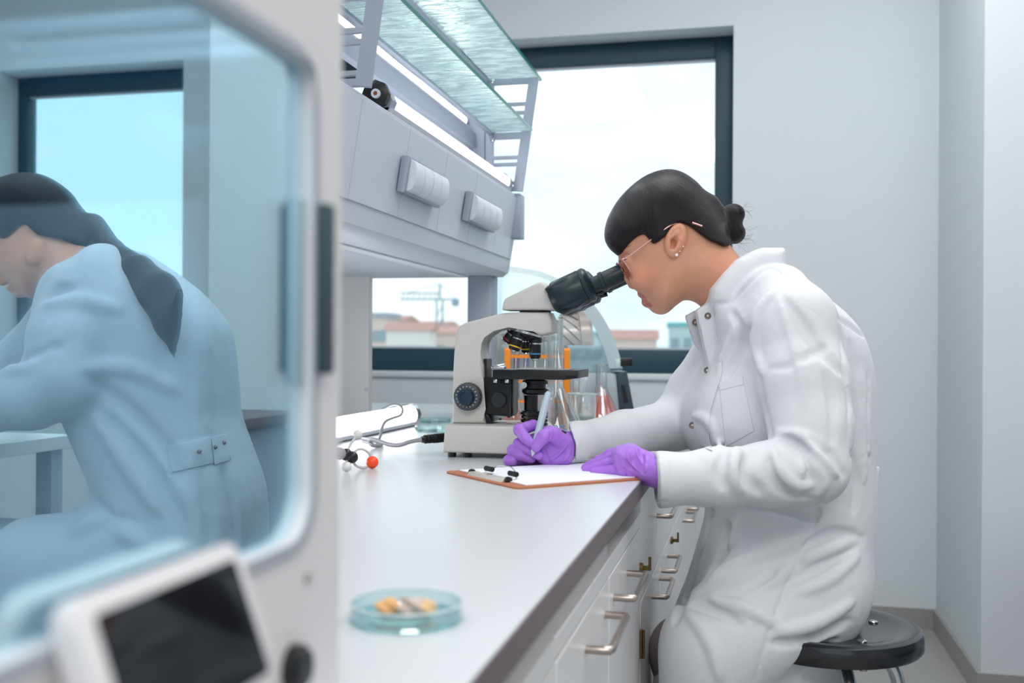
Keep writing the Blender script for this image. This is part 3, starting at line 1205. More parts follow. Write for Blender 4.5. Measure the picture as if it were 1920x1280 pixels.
plate_with_hole(bm, outer, rr, HX - 0.012, HX + 0.001)
obj('front_frame', bm, M_BOX, t)
bm = new(); plate_with_hole(bm, [((GY0 + GY1) / 2 + x, (GZ0 + GZ1) / 2 + z) for x, z in rrect(GY1 - GY0 + .012, GZ1 - GZ0 + .012, 0.03, 6)], rr, HX + 0.001, HX + 0.0025)
obj('door_gasket', bm, pbr('gasket_grey', (168, 172, 180), 0.5), t)
bm = new(); box(bm, L(HX - 0.009, GY0 - .006, GZ0 - .006), L(HX - 0.0055, GY1 + .006, GZ1 + .006)); obj('glass_door', bm, coated_glass(), t, smooth=False, label='mirror-blue glass door')
bm = new(); box(bm, L(HX - 0.001, 0.526, 1.035), L(HX + 0.009, 0.5375, 1.128), 0.002); obj('handle', bm, pbr('grip_dark', (52, 70, 76), 0.5), t, label='dark vertical door grip')
bm = new(); box(bm, L(HX - 0.0055, 0.508, 1.03), L(HX - 0.003, 0.523, 1.13), 0.001); obj('grip_reflection', bm, pbr('reflection_teal', (150, 186, 200), 0.4), t)  # pale strip painted as the grip's reflection beside it
bm = new(); rod(bm, L(HX, 0.519, 0.926), L(HX + .0022, 0.519, 0.926), .0026, 12); obj('screw', bm, M_STEEL, t)
bm = new(); rod(bm, L(HX, 0.519, 1.28), L(HX + .0022, 0.519, 1.28), .0026, 12); obj('screw', bm, M_STEEL, t)
# carcase: sides, top, floor, back
bm = new()
box(bm, L(-0.62, Y1 - .014, BZ + .004), L(HX - .012, Y1, Z1))
box(bm, L(-0.62, Y0, BZ + .004), L(HX - .012, Y0 + .014, Z1))
box(bm, L(-0.62, Y0 + .014, Z1 - .014), L(HX - .012, Y1 - .014, Z1))
box(bm, L(-0.62, Y0 + .014, BZ + .004), L(HX - .012, Y1 - .014, BZ + .02))
box(bm, L(-0.634, Y0, BZ + .004), L(-0.62, Y1, Z1))
obj('casing', bm, M_BOX, t)
bm = new(); box(bm, L(-0.615, 0.5493, 0.862), L(-0.246, 0.5499, 1.345)); obj('shade_panel', bm, pbr('panel_shade', (46, 66, 80), 0.5), t, smooth=False, label='dark panel painted as the unlit chamber')  # dark colour stands in for the unlit inside of the chamber
# inside: pale lower liner, header rails, spray nozzle
bm = new(); box(bm, L(-0.61, 0.541, 0.87), L(-0.307, 0.549, 1.134), 0.001); obj('liner_panel', bm, M_BOX, t)
bm = new()
for z, d in ((1.213, .006), (1.222, .010), (1.236, .008)):
    box(bm, L(-0.60, 0.538 - d, z), L(-0.25, 0.549, z + .0055), .001)
obj('header_rail', bm, pbr('rail_glow', (255, 255, 255), .4, emit=(225, 240, 255), estr=0.12), t, label='white rails with an added glow at the top of the chamber')  # faint glow added to the rails to lift the chamber
bm = new(); box(bm, L(-0.262, GY0, 1.225), L(-0.25, 0.50, 1.232)); obj('added_glow_bar', bm, pbr('added_glow', (255, 255, 255), .4, emit=(235, 245, 255), estr=16), t, smooth=False)  # unseen glowing bar added to brighten the chamber
bm = new(); box(bm, L(-0.60, 0.546, 1.206), L(-0.25, 0.549, 1.244)); obj('header_back', bm, pbr('header_dark', (58, 88, 120), 0.5), t)
bm = new(); box(bm, L(-0.447, 0.522, 1.208), L(-0.424, 0.545, 1.236), .004); obj('corner_block', bm, M_BOX, t)
bm = new()
rod(bm, L(-0.33, 0.53, 1.172), L(-0.296, 0.525, 1.158), .012, 16)
rod(bm, L(-0.297, 0.525, 1.158), L(-0.29, 0.524, 1.155), .015, 16)
obj('nozzle', bm, pbr('nozzle_grey', (120, 140, 155), 0.4), t, label='blue-grey spray nozzle')
bm = new(); rod(bm, L(-0.297, 0.524, 1.148), L(-0.297, 0.524, 1.133), .008, 12); obj('nozzle_tip', bm, M_BLACK, t)
bm = new(); rod(bm, L(-0.266, 0.549, 1.159), L(-0.266, 0.543, 1.159), .004, 12); obj('inner_screw', bm, M_BLACK, t)
bm = new()
for y in (Y0 + .05, Y1 - .05):
    for x in (-0.58, -0.28):
        rod(bm, L(x, y, BZ), L(x, y, BZ + .005), .012, 12)
obj('foot', bm, M_BLACK, t)

# small tilted control screen on the front
c0, c1 = Vector((-0.2255, 0.309, 0.9635)), Vector((-0.2255, 0.428, 0.9635))
dn = (Vector((-0.2035, 0, 0.902)) - Vector((-0.2255, 0, 0.9635)))
hh_ = dn.length
dn.normalize()
yy = Vector((0, 1, 0))
nn = yy.cross(dn).normalized()
nn = nn if nn.x > 0 else -nn
mid = (c0 + c1) / 2 + dn * hh_ / 2
s = obj_m = None
bm = new()
pts = [mid + yy * a + dn * b - O for a, b in rrect(0.119, hh_, 0.009, 6)]
prism(bm, pts, -nn * 0.010, 0.0015)
s = obj('control_screen', bm, M_BOX, t, label='small tilted screen in a white bezel')
bm = new(); pts = [mid + yy * (a + .002) + dn * (b + .001) + nn * 0.0004 - O for a, b in rrect(0.101, hh_ - .014, 0.003, 4)]
prism(bm, pts, -nn * 0.002); obj('display', bm, pbr('display_black', (20, 21, 24), 0.06, spec=0.5), s, label='black glossy display')
bm = new(); box(bm, L(HX - .001, 0.33, 0.925), L(-0.226, 0.41, 0.945)); obj('screen_arm', bm, M_BOX, s)
bm = new(); rings(bm, [(0, 0), (.012, 0), (.012, .006), (.009, .009), (0, .009)], 20, axis_mat(L(HX + .001, 0.500, 0.884), (1, 0, 0))); obj('knob', bm, M_BLACK, t, label='black round knob')

# ================================================================== microscope
MROT = math.radians(12)
mo = at(831, 858, 1.985); mo.z = BZ
M_IVORY = pbr('microscope_ivory', (204, 203, 198), 0.42, noise=0.015, nscale=50, bump=0.03, bscale=900)
M_MBLK = pbr('microscope_black', (18, 20, 22), 0.32, noise=0.05, nscale=60)
M_MBLK2 = pbr('eyepiece_black', (24, 40, 46), 0.34)
mic = thing('microscope', 'ivory compound microscope with black twin eyepieces on the worktop', 'microscope', mo, rot=TH - MROT)


def mm(px, py, y=0.0, k=1.018):
    """picture point on the microscope's plane of symmetry -> local metres."""
    return Vector(((px - 831) * k * 0.001, y, (858 - py) * k * 0.001))


YC = 0.085      # mid plane of the stand, behind its near face
# feet
for x in (0.012, 0.042, 0.165):
    bm = new(); rod(bm, (x, 0.02, 0), (x, 0.02, 0.011), .0085, 12); obj('foot', bm, M_BLACK, mic)
for x in (0.012, 0.165):
    bm = new(); rod(bm, (x, 0.15, 0), (x, 0.15, 0.011), .0085, 12); obj('foot', bm, M_BLACK, mic)
bm = new()
bp_ = [(-.002, .0095), (.19, .0095), (.19, .046), (.175, .062), (.002, .062)]
prism(bm, [(x, 0.0, z) for x, z in bp_], (0, 0.17, 0), 0.006, seg=3)
base = obj('base', bm, M_IVORY, mic)
bm = new(); box(bm, (-.012, YC - .014, .020), (.002, YC + .014, .044), .002); obj('power_inlet', bm, M_BLACK, base)
bm = new(); rod(bm, (.135, YC, .062), (.135, YC, .0635), .03, 24); obj('lamp_collar', bm, M_CHROME, base)
arm_px = [(834, 797), (836, 700), (838, 660), (841, 622), (848, 610), (858, 604), (930, 586), (960, 584), (1020, 584), (1027, 600), (1027, 622), (1012, 627), (1003, 628), (990, 620), (975, 613), (944, 607), (913, 614.6), (893, 628), (886, 642), (889, 664), (894, 685), (896, 721), (895, 769), (901, 797)]
bm = new()
prism(bm, [mm(*p, YC - .034) for p in arm_px], (0, .068, 0), 0.0055, seg=3)
arm = obj('arm', bm, M_IVORY, mic)
# head
bm = new(); rod(bm, mm(989, 584.5, YC), mm(989, 579, YC), .031, 28); obj('head_ring', bm, M_BLACK, mic)
hp = [(932, 580), (934, 566), (938, 558), (1000, 528), (1008, 527), (1021, 537), (1036, 577), (1030, 580)]
bm = new(); prism(bm, [mm(*p, YC - .042) for p in hp], (0, .084, 0), 0.006, seg=3); head = obj('head', bm, M_IVORY, mic)
# binocular housing: two dark barrels leaning together
ax = (mm(1164, 509) - mm(1060, 556)).normalized()
for s_ in (-1, 1):
    yc = YC + s_ * 0.031
    bm = new()
    hpx = [(1016, 541), (1021, 536), (1050, 519), (1070, 520), (1100, 548), (1098, 562), (1078, 578), (1048, 583), (1040, 579), (1027, 560)]
    prism(bm, [mm(*p, yc - .027) for p in hpx], (0, .054, 0), 0.009, seg=4)
    hs = obj('binocular_housing', bm, M_MBLK2, mic)
    bm = new()
    rings(bm, [(0, -.046), (.022, -.046), (.033, -.036), (.0345, -.030), (.0345, .020), (.033, .0225), (.0345, .024), (.0345, .031), (.030, .036), (.019, .040), (0, .040)], 36, axis_mat(mm(1068, 545, yc), ax)); obj('barrel', bm, M_MBLK2, hs)
    bm = new()
    a0 = mm(1092, 541, yc)
    P = [(0.0, 0), (.0185, 0), (.0185, .014), (.0165, .015), (.0165, .030), (.0195, .031), (.0195, .038), (.0178, .039), (.0178, .078), (.0165, .081), (.012, .081), (.011, .077), (0, .077)]
    rings(bm, P, 32, axis_mat(a0, ax))
    ep = obj('eyepiece', bm, M_MBLK2, mic)
    bm = new(); rings(bm, [(0, .0772), (.0112, .0772), (.0112, .0776), (0, .0776)], 24, axis_mat(a0, ax)); obj('eye_lens', bm, pbr('lens', (30, 40, 60), 0.05, coat=1), ep)
    bm = new(); rod(bm, a0 + ax * .020 + Vector((.002, 0, -.019)), a0 + ax * .034 + Vector((.002, 0, -.021)), .0035, 10); obj('clamp_screw', bm, M_MBLK2, ep)
# focus knob
bm = new()
rings(bm, [(0.0, 0), (.026, 0), (.0265, .002), (.0265, .020), (.0255, .022), (.0245, .0225), (0, .0225)], 40, axis_mat(mm(868, 745, YC - .033), (0, -1, 0)))
kn = obj('coarse_knob', bm, pbr('knob_grey', (70, 76, 82), 0.45), mic)
bm = new()
for i in range(30):
    a = 2 * math.pi * i / 30
    q = axis_mat(mm(868, 745, YC - .033), (0, -1, 0))
    box(bm, (-.0006, .0262, .003), (.0006, .0273, .019), mat=q @ Matrix.Rotation(a, 4, 'Z'))
o = obj('knob_ribs', bm, M_MBLK, kn); o['kind'] = 'stuff'
bm = new()
for i in range(18):
    a = 2 * math.pi * i / 18
    q = axis_mat(mm(868, 745, YC - .033), (0, -1, 0))
    box(bm, (-.0008, .0185, .0224), (.0008, .0215, .0228), mat=q @ Matrix.Rotation(a, 4, 'Z'))
o = obj('scale_ticks', bm, pbr('tick_white', (190, 195, 200), 0.5), kn); o['kind'] = 'stuff'
bm = new()
rings(bm, [(0, .022), (.0165, .022), (.0165, .034), (.0150, .037), (.0095, .0375), (.009, .036), (0, .036)], 32, axis_mat(mm(868, 745, YC - .033), (0, -1, 0)))
obj('fine_knob', bm, pbr('knob_blue', (20, 48, 66), 0.38), mic, label='dark blue fine focus knob')
bm = new(); rings(bm, [(0, 0), (.0265, 0), (.0265, .022), (0, .022)], 32, axis_mat(mm(868, 745, YC + .033), (0, 1, 0))); obj('coarse_knob', bm, M_MBLK, mic)
# stage slide and bracket
bm = new(); box(bm, mm(894, 716, YC - .030) + Vector((0, 0, 0)), mm(951, 793, YC + .030) + Vector((0, 0, 0)), .0) if False else prism(bm, [mm(*p, YC - .030) for p in ((894, 708), (951, 708), (951, 776), (948, 783), (896, 779))], (0, .06, 0), .003)
sb = obj('stage_bracket', bm, M_MBLK, mic)
bm = new(); rings(bm, [(0, 0), (.0155, 0), (.0155, .008), (.014, .0095), (0, .0095)], 28, axis_mat(mm(926, 751, YC - .030), (0, -1, 0))); obj('bracket_knob', bm, pbr('knob_charcoal', (34, 38, 44), 0.4), sb)
bm = new(); rod(bm, mm(942, 712, YC - .02), mm(942, 785, YC - .02), .0028, 8); rod(bm, mm(949, 715, YC - .034), mm(949, 780, YC - .034), .002, 8); obj('slide_rail', bm, M_MBLK, sb)
bm = new(); box(bm, mm(893, 708, YC - .022), mm(899, 673, YC + .022)); obj('dovetail', bm, M_MBLK, mic)
bm = new(); prism(bm, [mm(*p, YC - .032) for p in ((897, 779), (904, 779), (913, 793), (902, 796))], (0, .064, 0), .001); obj('bracket_toe', bm, M_MBLK, mic)
# stage
bm = new()
prism(bm, [mm(x, y, YC - .073) for x, y in ((922, 693), (1083, 692), (1083, 707), (1058, 710), (941, 710), (922, 710))], (0, .146, 0), .0018)
st = obj('stage', bm, M_MBLK, mic)
bm = new(); box(bm, mm(1061, 706.5, YC - .0738), mm(1081, 702, YC - .0725)); obj('stage_slot', bm, pbr('slot_black', (4, 5, 6), 0.7), st)
bm = new(); box(bm, mm(958, 692, YC - .05), mm(1064, 690.8, YC + .03)); obj('stage_plate', bm, M_CHROME, st)
bm = new(); box(bm, mm(962, 690.6, YC - .013), mm(1036, 689.2, YC + .013)); obj('glass_slide', bm, thin_glass('slide_glass', (.85, .95, .95), add=.15), st)
bm = new(); box(bm, mm(918, 691, YC - .07), mm(944, 685, YC - .045), .002); rod(bm, mm(920, 686, YC - .062), mm(944, 681, YC - .062), .002, 8); obj('slide_holder', bm, M_CHROME, st)
for x in (928, 950):
    bm = new(); box(bm, mm(x - 4, 717, YC - .074), mm(x + 3, 711, YC - .068), .001); obj('stage_screw', bm, M_CHROME, st)
# nosepiece and objectives
na = Vector((-0.25, -0.05, -1)).normalized()
nc = mm(974, 618, YC)
bm = new(); rings(bm, [(0, -.004), (.031, -.004), (.0325, .002), (.0325, .008), (.028, .0145), (.012, .018), (0, .018)], 36, axis_mat(nc, na)); tur = obj('nosepiece', bm, M_MBLK, mic)
bm = new(); rings(bm, [(.0322, .0025), (.0334, .003), (.0334, .0075), (.0322, .008)], 36, axis_mat(nc, na), (False, False)); obj('nosepiece_ring', bm, M_CHROME, tur)


def objective(p, d, L_, band, r=.0115):
    d = Vector(d).normalized()
    q = axis_mat(p, d)
    bm = new()
    rings(bm, [(0, 0), (r * .78, 0), (r * .78, .006), (r * 1.15, .0065), (r * 1.15, L_ * .30), (r * .9, L_ * .31), (r * .9, L_ * .36), (r, L_ * .37), (r, L_ * .84), (r * .8, L_ * .92), (r * .45, L_ * .925), (r * .38, L_), (0, L_)], 28, q)
    ob = obj('objective', bm, M_MBLK, mic)
    for z0, z1, m in ((.31, .36, M_CHROME), (.70, .76, band), (.925, .99, M_CHROME)):
        rr_ = r * 1.02 if z0 == .70 else (r * .92 if z0 < .5 else r * .5)
        bm = new(); rings(bm, [(rr_ * .97, L_ * z0), (rr_, L_ * z0), (rr_, L_ * z1), (rr_ * .97, L_ * z1)], 28, q, (False, False)); obj('band', bm, m, ob)
    return ob


M_YB = pbr('band_yellow', (236, 190, 40), 0.4)
M_BB = pbr('band_blue', (60, 130, 180), 0.4)
M_RB = pbr('band_red', (170, 30, 50), 0.4)
objective(mm(990, 627, YC - .004), (0, 0, -1), .050, M_BB)
objective(mm(963, 622, YC - .022), (-.30, -.12, -1), .040, M_YB)
objective(mm(950, 619, YC - .002), (-.62, .02, -.8), .030, M_RB)
objective(mm(966, 624, YC + .022), (-.02, .25, -1), .040, M_YB)
# condenser, field lamp
bm = new(); rings(bm, [(0, 0), (.022, 0), (.026, .004), (.026, .010), (.021, .012), (.021, .020), (.025, .021), (.025, .027), (.016, .030), (0, .030)], 32, axis_mat(mm(990, 741, YC), (0, 0, 1))); co_ = obj('condenser', bm, M_MBLK, mic)
bm = new(); rod(bm, mm(974, 722, YC - .026), mm(974, 722, YC - .032), .006, 12); obj('condenser_screw', bm, M_CHROME, co_)
bm = new(); rings(bm, [(0, 0), (.0135, 0), (.0135, .030), (0, .030)], 28, axis_mat(mm(982, 772, YC), (0, 0, 1))); obj('condenser_stem', bm, M_MBLK, mic)
bm = new()
P = [(0, .0)]
for k in range(4):
    z = k * .0072
    P += [(.027, z), (.027, z + .0042), (.0235, z + .005), (.0235, z + .0068)]
P += [(.020, .0295), (0, .0295)]
rings(bm, P, 36, axis_mat(mm(988, 800, YC), (0, 0, 1))); obj('field_lamp', bm, M_MBLK, mic, label='ribbed black field lamp')

# ================================================================== glassware behind
M_GLASS = thin_glass('lab_glass', (0.93, 0.965, 0.965), add=0.16, edge=(0.78, 0.80, 0.81), blend=0.4)


def liquid(name, c, rough=0.1):
    return pbr(name, c, rough, trans=0.12, ior=1.33)


M_PINK = liquid('liquid_pink', (246, 92, 86))
M_GREEN = liquid('liquid_green', (10, 92, 66))
M_ORANGE = pbr('orange_plastic', (246, 146, 40), 0.42)
M_ORL = pbr('orange_liquid', (250, 100, 20), 0.2, trans=0.05)


def lathe_obj(name, prof, m, parent, n=36, wall=None, caps=(False, False)):
    bm = new()
    rings(bm, prof, n, None, caps)
    return obj(name, bm, m, parent)


def flask(label, px, d, rb, hn, rn, ht, fill=None, mat=None, group='conical flasks', rim=True):
    p = at(px, 640, d); p.z = BZ
    t = thing('conical_flask', label, 'flask', p, group)
    prof = [(0, .001), (rb - .006, .001), (rb, .007), (rb * .985, .014), (rn + .002, hn), (rn, hn + .006), (rn, ht - .003), (rn + .003, ht), (rn - .0015, ht), (rn - .0015, hn + .006), (rb * .96, .014), (0, .004)]
    lathe_obj('glass_body', prof, M_GLASS, t)
    bm = new(); tube(bm, [(rn * math.cos(a), rn * math.sin(a), ht) for a in [2 * math.pi * i / 24 for i in range(24)]], .0018, 6, 1, True); obj('rim', bm, M_GLASS, t)
    if fill:
        f = fill * hn
        k = (f - .014) / (hn - .014)
        rt = rb * .955 + (rn - rb * .955) * k
        lathe_obj('liquid', [(0, .0045), (rb - .008, .0045), (rb * .955, .014), (rt, f), (0, f)], mat, t)
    return t


fl = flask('tall long-necked clear flask with blue lettering behind the pen hand', 1041, 2.36, 0.078, 0.118, 0.0185, 0.276)
# printed lettering on the flask (as far as it can be read)
M_INK = pbr('blue_ink', (70, 140, 200), 0.6)
tx = bpy.data.curves.new('lettering', 'FONT')
tx.body = 'E-Quart cu'
tx.size = 0.024
tx.align_x = 'CENTER'
tx.extrude = 0.0003
tmp = bpy.data.objects.new('tmp_text', tx)
COL.objects.link(tmp)
bpy.context.view_layer.update()
tme = bpy.data.meshes.new_from_object(tmp.evaluated_get(bpy.context.evaluated_depsgraph_get()))
bpy.data.objects.remove(tmp)
Rf = 0.0672
for v in tme.vertices:
    th_ = v.co.x / Rf
    r_ = (Rf + 0.0006 + v.co.z) - v.co.y * 0.42
    v.co = Vector((r_ * math.sin(th_), -r_ * math.cos(th_), 0.030 + v.co.y * .9))
tme.materials.append(M_INK)
o = bpy.data.objects.new('lettering', tme)
COL.objects.link(o); o.parent = fl; o.rotation_euler = (0, 0, TH - 0.02); o['label'] = 'blue printed lettering'

flask('conical flask of red liquid between the beaker and the black panel', 1128, 2.935, 0.056, 0.095, 0.016, 0.165, 0.82, M_PINK)
flask('conical flask of red liquid behind the long-necked clear flask', 1020, 2.60, 0.052, 0.090, 0.016, 0.130, 0.75, M_PINK)
flask('small flask of orange liquid behind the condenser of the microscope', 962, 2.46, 0.034, 0.082, 0.012, 0.112, 0.97, M_ORL)
flask('conical flask of orange liquid beside the test tube rack', 1078, 2.86, 0.045, 0.085, 0.014, 0.135, 0.9, M_ORANGE)

p = at(1092, 640, 2.52); p.z = BZ
t = thing('beaker', 'small glass beaker with dark green liquid and a dropper in it', 'beaker', p)
lathe_obj('glass_body', [(0, .001), (.031, .001), (.034, .005), (.034, .096), (.037, .100), (.0355, .1008), (.0328, .097), (.0328, .005), (0, .003)], M_GLASS, t)
bm = new(); tube(bm, [(.0362 * math.cos(a), .0362 * math.sin(a), .100) for a in [2 * math.pi * i / 28 for i in range(28)]], .0019, 6, 1, True); obj('rim', bm, pbr('rim_white', (225, 240, 240), 0.1, trans=0.5), t)
bm = new(); prism(bm, [(.034, -.007, .098), (.046, 0, .1015), (.034, .007, .098)], (0, 0, .003), .0008); obj('spout', bm, M_GLASS, t)
lathe_obj('liquid', [(0, .0035), (.0322, .0035), (.0322, .046), (0, .046)], M_GREEN, t)
a, b = at(1096, 704, 2.50), at(1082, 800, 2.50)
t = thing('dropper', 'translucent white plastic dropper standing in the small beaker', 'pipette', a)
d = (b - a).normalized(); Lp = (b - a).length
bm = new(); rings(bm, [(0, 0), (.0045, .0008), (.0068, .005), (.0072, .012), (.0070, .030), (.0045, .038), (.0036, .044), (.0034, .075), (.0016, .1), (.001, Lp), (0, Lp)], 18, axis_mat((0, 0, 0), d)); obj('tube', bm, pbr('dropper_plastic', (226, 236, 240), 0.35, trans=0.25), t)
bm = new(); rings(bm, [(.0036, .0437), (.0047, .0437), (.0047, .0467), (.0036, .0467)], 18, axis_mat((0, 0, 0), d)); obj('collar', bm, pbr('dropper_plastic2', (226, 236, 240), 0.35), t)

# test tube rack with tubes
p = at(1007, 640, 2.72); p.z = BZ
RK = thing('test_tube_rack', 'orange plastic test tube rack behind the microscope stage', 'rack', p, rot=TH)
W2, D2 = 0.085, 0.03
for sx in (-1, 1):
    bm = new()
    prism(bm, [(sx * W2, y, z) for y, z in ((-D2 - .006, 0), (D2 + .006, 0), (D2, .204), (D2 - .008, .210), (-D2 + .008, .210), (-D2, .204))], (-sx * .016, 0, 0), .002); obj('end_plate', bm, M_ORANGE, RK)


def holed_plate(z0, z1, hole):
    bm = new()
    box(bm, (-W2 + .016, -D2, z0), (W2 - .016, -D2 + .008, z1)); box(bm, (-W2 + .016, D2 - .008, z0), (W2 - .016, D2, z1))
    for i in range(6):
        x = -W2 + .019 + i * .0255
        box(bm, (x - .003, -D2 + .008, z0), (x + .003, D2 - .008, z1))
    box(bm, (-W2 + .016, -.003, z0), (W2 - .016, .003, z1))
    return bm


obj('top_shelf', holed_plate(.184, .192, .009), M_ORANGE, RK)
obj('mid_shelf', holed_plate(.120, .126, .009), M_ORANGE, RK)
bm = new(); box(bm, (-W2 + .016, -D2, .068), (W2 - .016, D2, .074)); obj('bottom_shelf', bm, M_ORANGE, RK)
first = None
TT = [('test tube of violet liquid, first from the microscope arm', (150, 110, 200)), ('test tube of blue liquid in the orange rack', (90, 140, 200)), ('clear test tube in the middle of the orange rack', None), ('test tube of pale grey liquid in the orange rack', (200, 205, 210)), ('clear test tube at the window end of the orange rack', None)]
for i, (lb, c) in enumerate(TT):
    x = -W2 + .019 + .01275 + i * .0255
    wp = RK.matrix_basis @ Vector((x, -.0115, .074))
    tt = thing('test_tube', lb, 'test tube', wp, 'test tubes in the orange rack')
    lathe_obj('glass_tube', [(0, .0), (.005, .0015), (.0078, .007), (.0078, .150), (.0092, .1515), (.0068, .1515), (.0068, .007), (0, .002)], M_GLASS, tt, 20)
    if c:
        lathe_obj('liquid', [(0, .0022), (.0065, .007), (.0065, .118 if i != 3 else .09), (0, .118 if i != 3 else .09)], liquid('tube_liquid_%d' % i, c), tt, 16)

# ================================================================== instrument with clear dome
ID = 3.12
ip = at(1046, 640, ID); ip.z = BZ
INS = thing('rotator_instrument', 'instrument with a clear curved cover over a steel drum, at the window end', 'instrument', ip, rot=TH)
k = ID / FPX


def ii(px, py, y=0.0):
    return Vector(((px - 1046) * k, y, (787 - py) * k + 0.0))


M_INST = pbr('instrument_grey', (170, 182, 188), 0.35, 0.2)
M_INSTD = pbr('instrument_slate', (48, 66, 74), 0.4)
M_PLATE = pbr('instrument_ivory', (206, 208, 205), 0.45)
HD = 0.11
bm = new(); prism(bm, [ii(*p, -HD) for p in ((912, 784), (1160, 784), (1172, 776), (1150, 702), (1140, 699), (912, 699))], (0, 2 * HD, 0), .006); bs = obj('base', bm, M_INST, INS)
bm = new(); prism(bm, [ii(*p, -HD - .004) for p in ((1148, 700), (1168, 697), (1182, 768), (1156, 783))], (0, 2 * HD + .008, 0), .004); obj('control_panel', bm, M_INSTD, INS, label='dark slate sloping panel')
bm = new(); prism(bm, [ii(*p, -HD - .0062) for p in ((1157, 722), (1163, 721), (1171, 752), (1164, 755))], (0, .003, 0)); obj('panel_slot', bm, M_BLACK, INS)
bm = new(); prism(bm, [ii(*p, -HD) for p in ((912, 508), (930, 508), (934, 700), (912, 700))], (0, 2 * HD, 0), .004); obj('end_plate', bm, M_PLATE, INS, label='ivory upright end plate')
for x in (930, 1120):
    bm = new(); box(bm, ii(x, 787, -HD + .02), ii(x + 20, 783.5, HD - .02)); obj('foot', bm, M_BLACK, INS)
bm = new(); box(bm, ii(934, 700, HD - .03), ii(1046, 598, HD - .02), .003); obj('drum_housing', bm, M_PLATE, INS)
# clear cover: curved sheet and its two side sheets
arc = [(932, 506), (975, 511), (1015, 519), (1052, 535), (1085, 556), (1114, 585), (1137, 622), (1152, 660), (1160, 692)]
M_COVER = thin_glass('clear_cover', (0.95, 0.98, 0.985), add=0.03, edge=(0.8, 0.9, 0.92))
bm = new()
A = smooth_path([ii(*p) for p in arc], 4)
prev = None
for p in A:
    cur = [bm.verts.new((p.x, s * (HD + .004), p.z)) for s in (-1, 1)]
    if prev:
        bm.faces.new((prev[0], cur[0], cur[1], prev[1]))
    prev = cur
bmesh.ops.solidify(bm, geom=bm.faces[:], thickness=0.0025)
cv = obj('clear_cover', bm, M_COVER, INS)
for s in (-1, 1):
    bm = new()
    prism(bm, [Vector((p.x, s * (HD + .004), p.z)) for p in A] + [ii(1150, 699, s * (HD + .004)), ii(934, 699, s * (HD + .004))], (0, -s * .0025, 0)); obj('cover_side', bm, M_COVER, cv, smooth=False)
# white bright edge strip of the cover
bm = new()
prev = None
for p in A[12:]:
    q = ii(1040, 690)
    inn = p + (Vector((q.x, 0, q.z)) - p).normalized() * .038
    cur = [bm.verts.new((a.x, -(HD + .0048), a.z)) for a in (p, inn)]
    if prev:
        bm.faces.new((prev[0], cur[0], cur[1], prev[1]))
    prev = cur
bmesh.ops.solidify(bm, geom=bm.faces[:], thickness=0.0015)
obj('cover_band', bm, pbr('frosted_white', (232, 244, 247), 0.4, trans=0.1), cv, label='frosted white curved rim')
bm = new(); box(bm, ii(1146, 690, -HD - .006), ii(1158, 675, HD + .006), .002); obj('hinge_block', bm, pbr('hinge_clear', (200, 220, 225), 0.3), cv)
bm = new(); box(bm, ii(1156, 688, -HD - .009), ii(1178, 673, -HD + .02), .003); obj('cover_handle', bm, M_BLACK, cv, label='black cover catch')
# drum with slanting grooves
da = Vector((1, 0.0, 0.10)).normalized()
dc = ii(1052, 632, -0.02)
q = axis_mat(dc, da)
bm = new(); rings(bm, [(0, -.01), (.050, -.01), (.060, .0), (.064, .052), (.070, .055), (.071, .082), (.060, .090), (0, .092)], 40, q); dr = obj('steel_drum', bm, pbr('drum_steel', (226, 204, 198), 0.3, 0.5), INS)
bm = new()
for i in range(12):
    a = 2 * math.pi * i / 12
    P = [q @ Vector(((.0605 + .004 * s_) * math.cos(a + .9 * s_), (.0605 + .004 * s_) * math.sin(a + .9 * s_), .002 + .048 * s_)) for s_ in (0, .33, .66, 1)]
    tube(bm, P, .0022, 5, 2)
o = obj('drum_grooves', bm, pbr('groove_dark', (90, 70, 68), 0.5), dr); o['kind'] = 'stuff'
bm = new(); rod(bm, ii(940, 640, -.02), dc, .016, 16); obj('shaft', bm, M_STEEL, INS)
bm = new(); prism(bm, [ii(*p, -.03) for p in ((1070, 700), (1082, 700), (1092, 655), (1084, 652))], (0, .02, 0), .003); obj('drum_bracket', bm, M_STEEL, INS)
bm = new(); box(bm, ii(1062, 699, -HD + .03), ii(1140, 650, -HD + .034), .001); obj('bath_wall', bm, pbr('bath_blue', (176, 200, 208), 0.35, noise=.35, nscale=45), INS)

# ================================================================== glass dishes by the lamp
for i, (px, py, lb) in enumerate(((812, 806, 'lower of two glass dishes at the back of the microscope'), (815, 790, 'upper glass dish further behind the microscope'))):
    dd = (EYE - BZ) * FPX / (py + 4 - CY)
    p = at(px, py, dd); p.z = BZ
    t = thing('glass_dish', lb, 'dish', p, 'glass dishes behind the microscope')
    lathe_obj('glass_body', [(0, .001), (.042, .001), (.045, .003), (.045, .014), (.0435, .014), (.0435, .003), (0, .0025)], thin_glass('dish_glass', (.86, .95, .95), add=.05, edge=(.78, .93, .93)), t, 32)

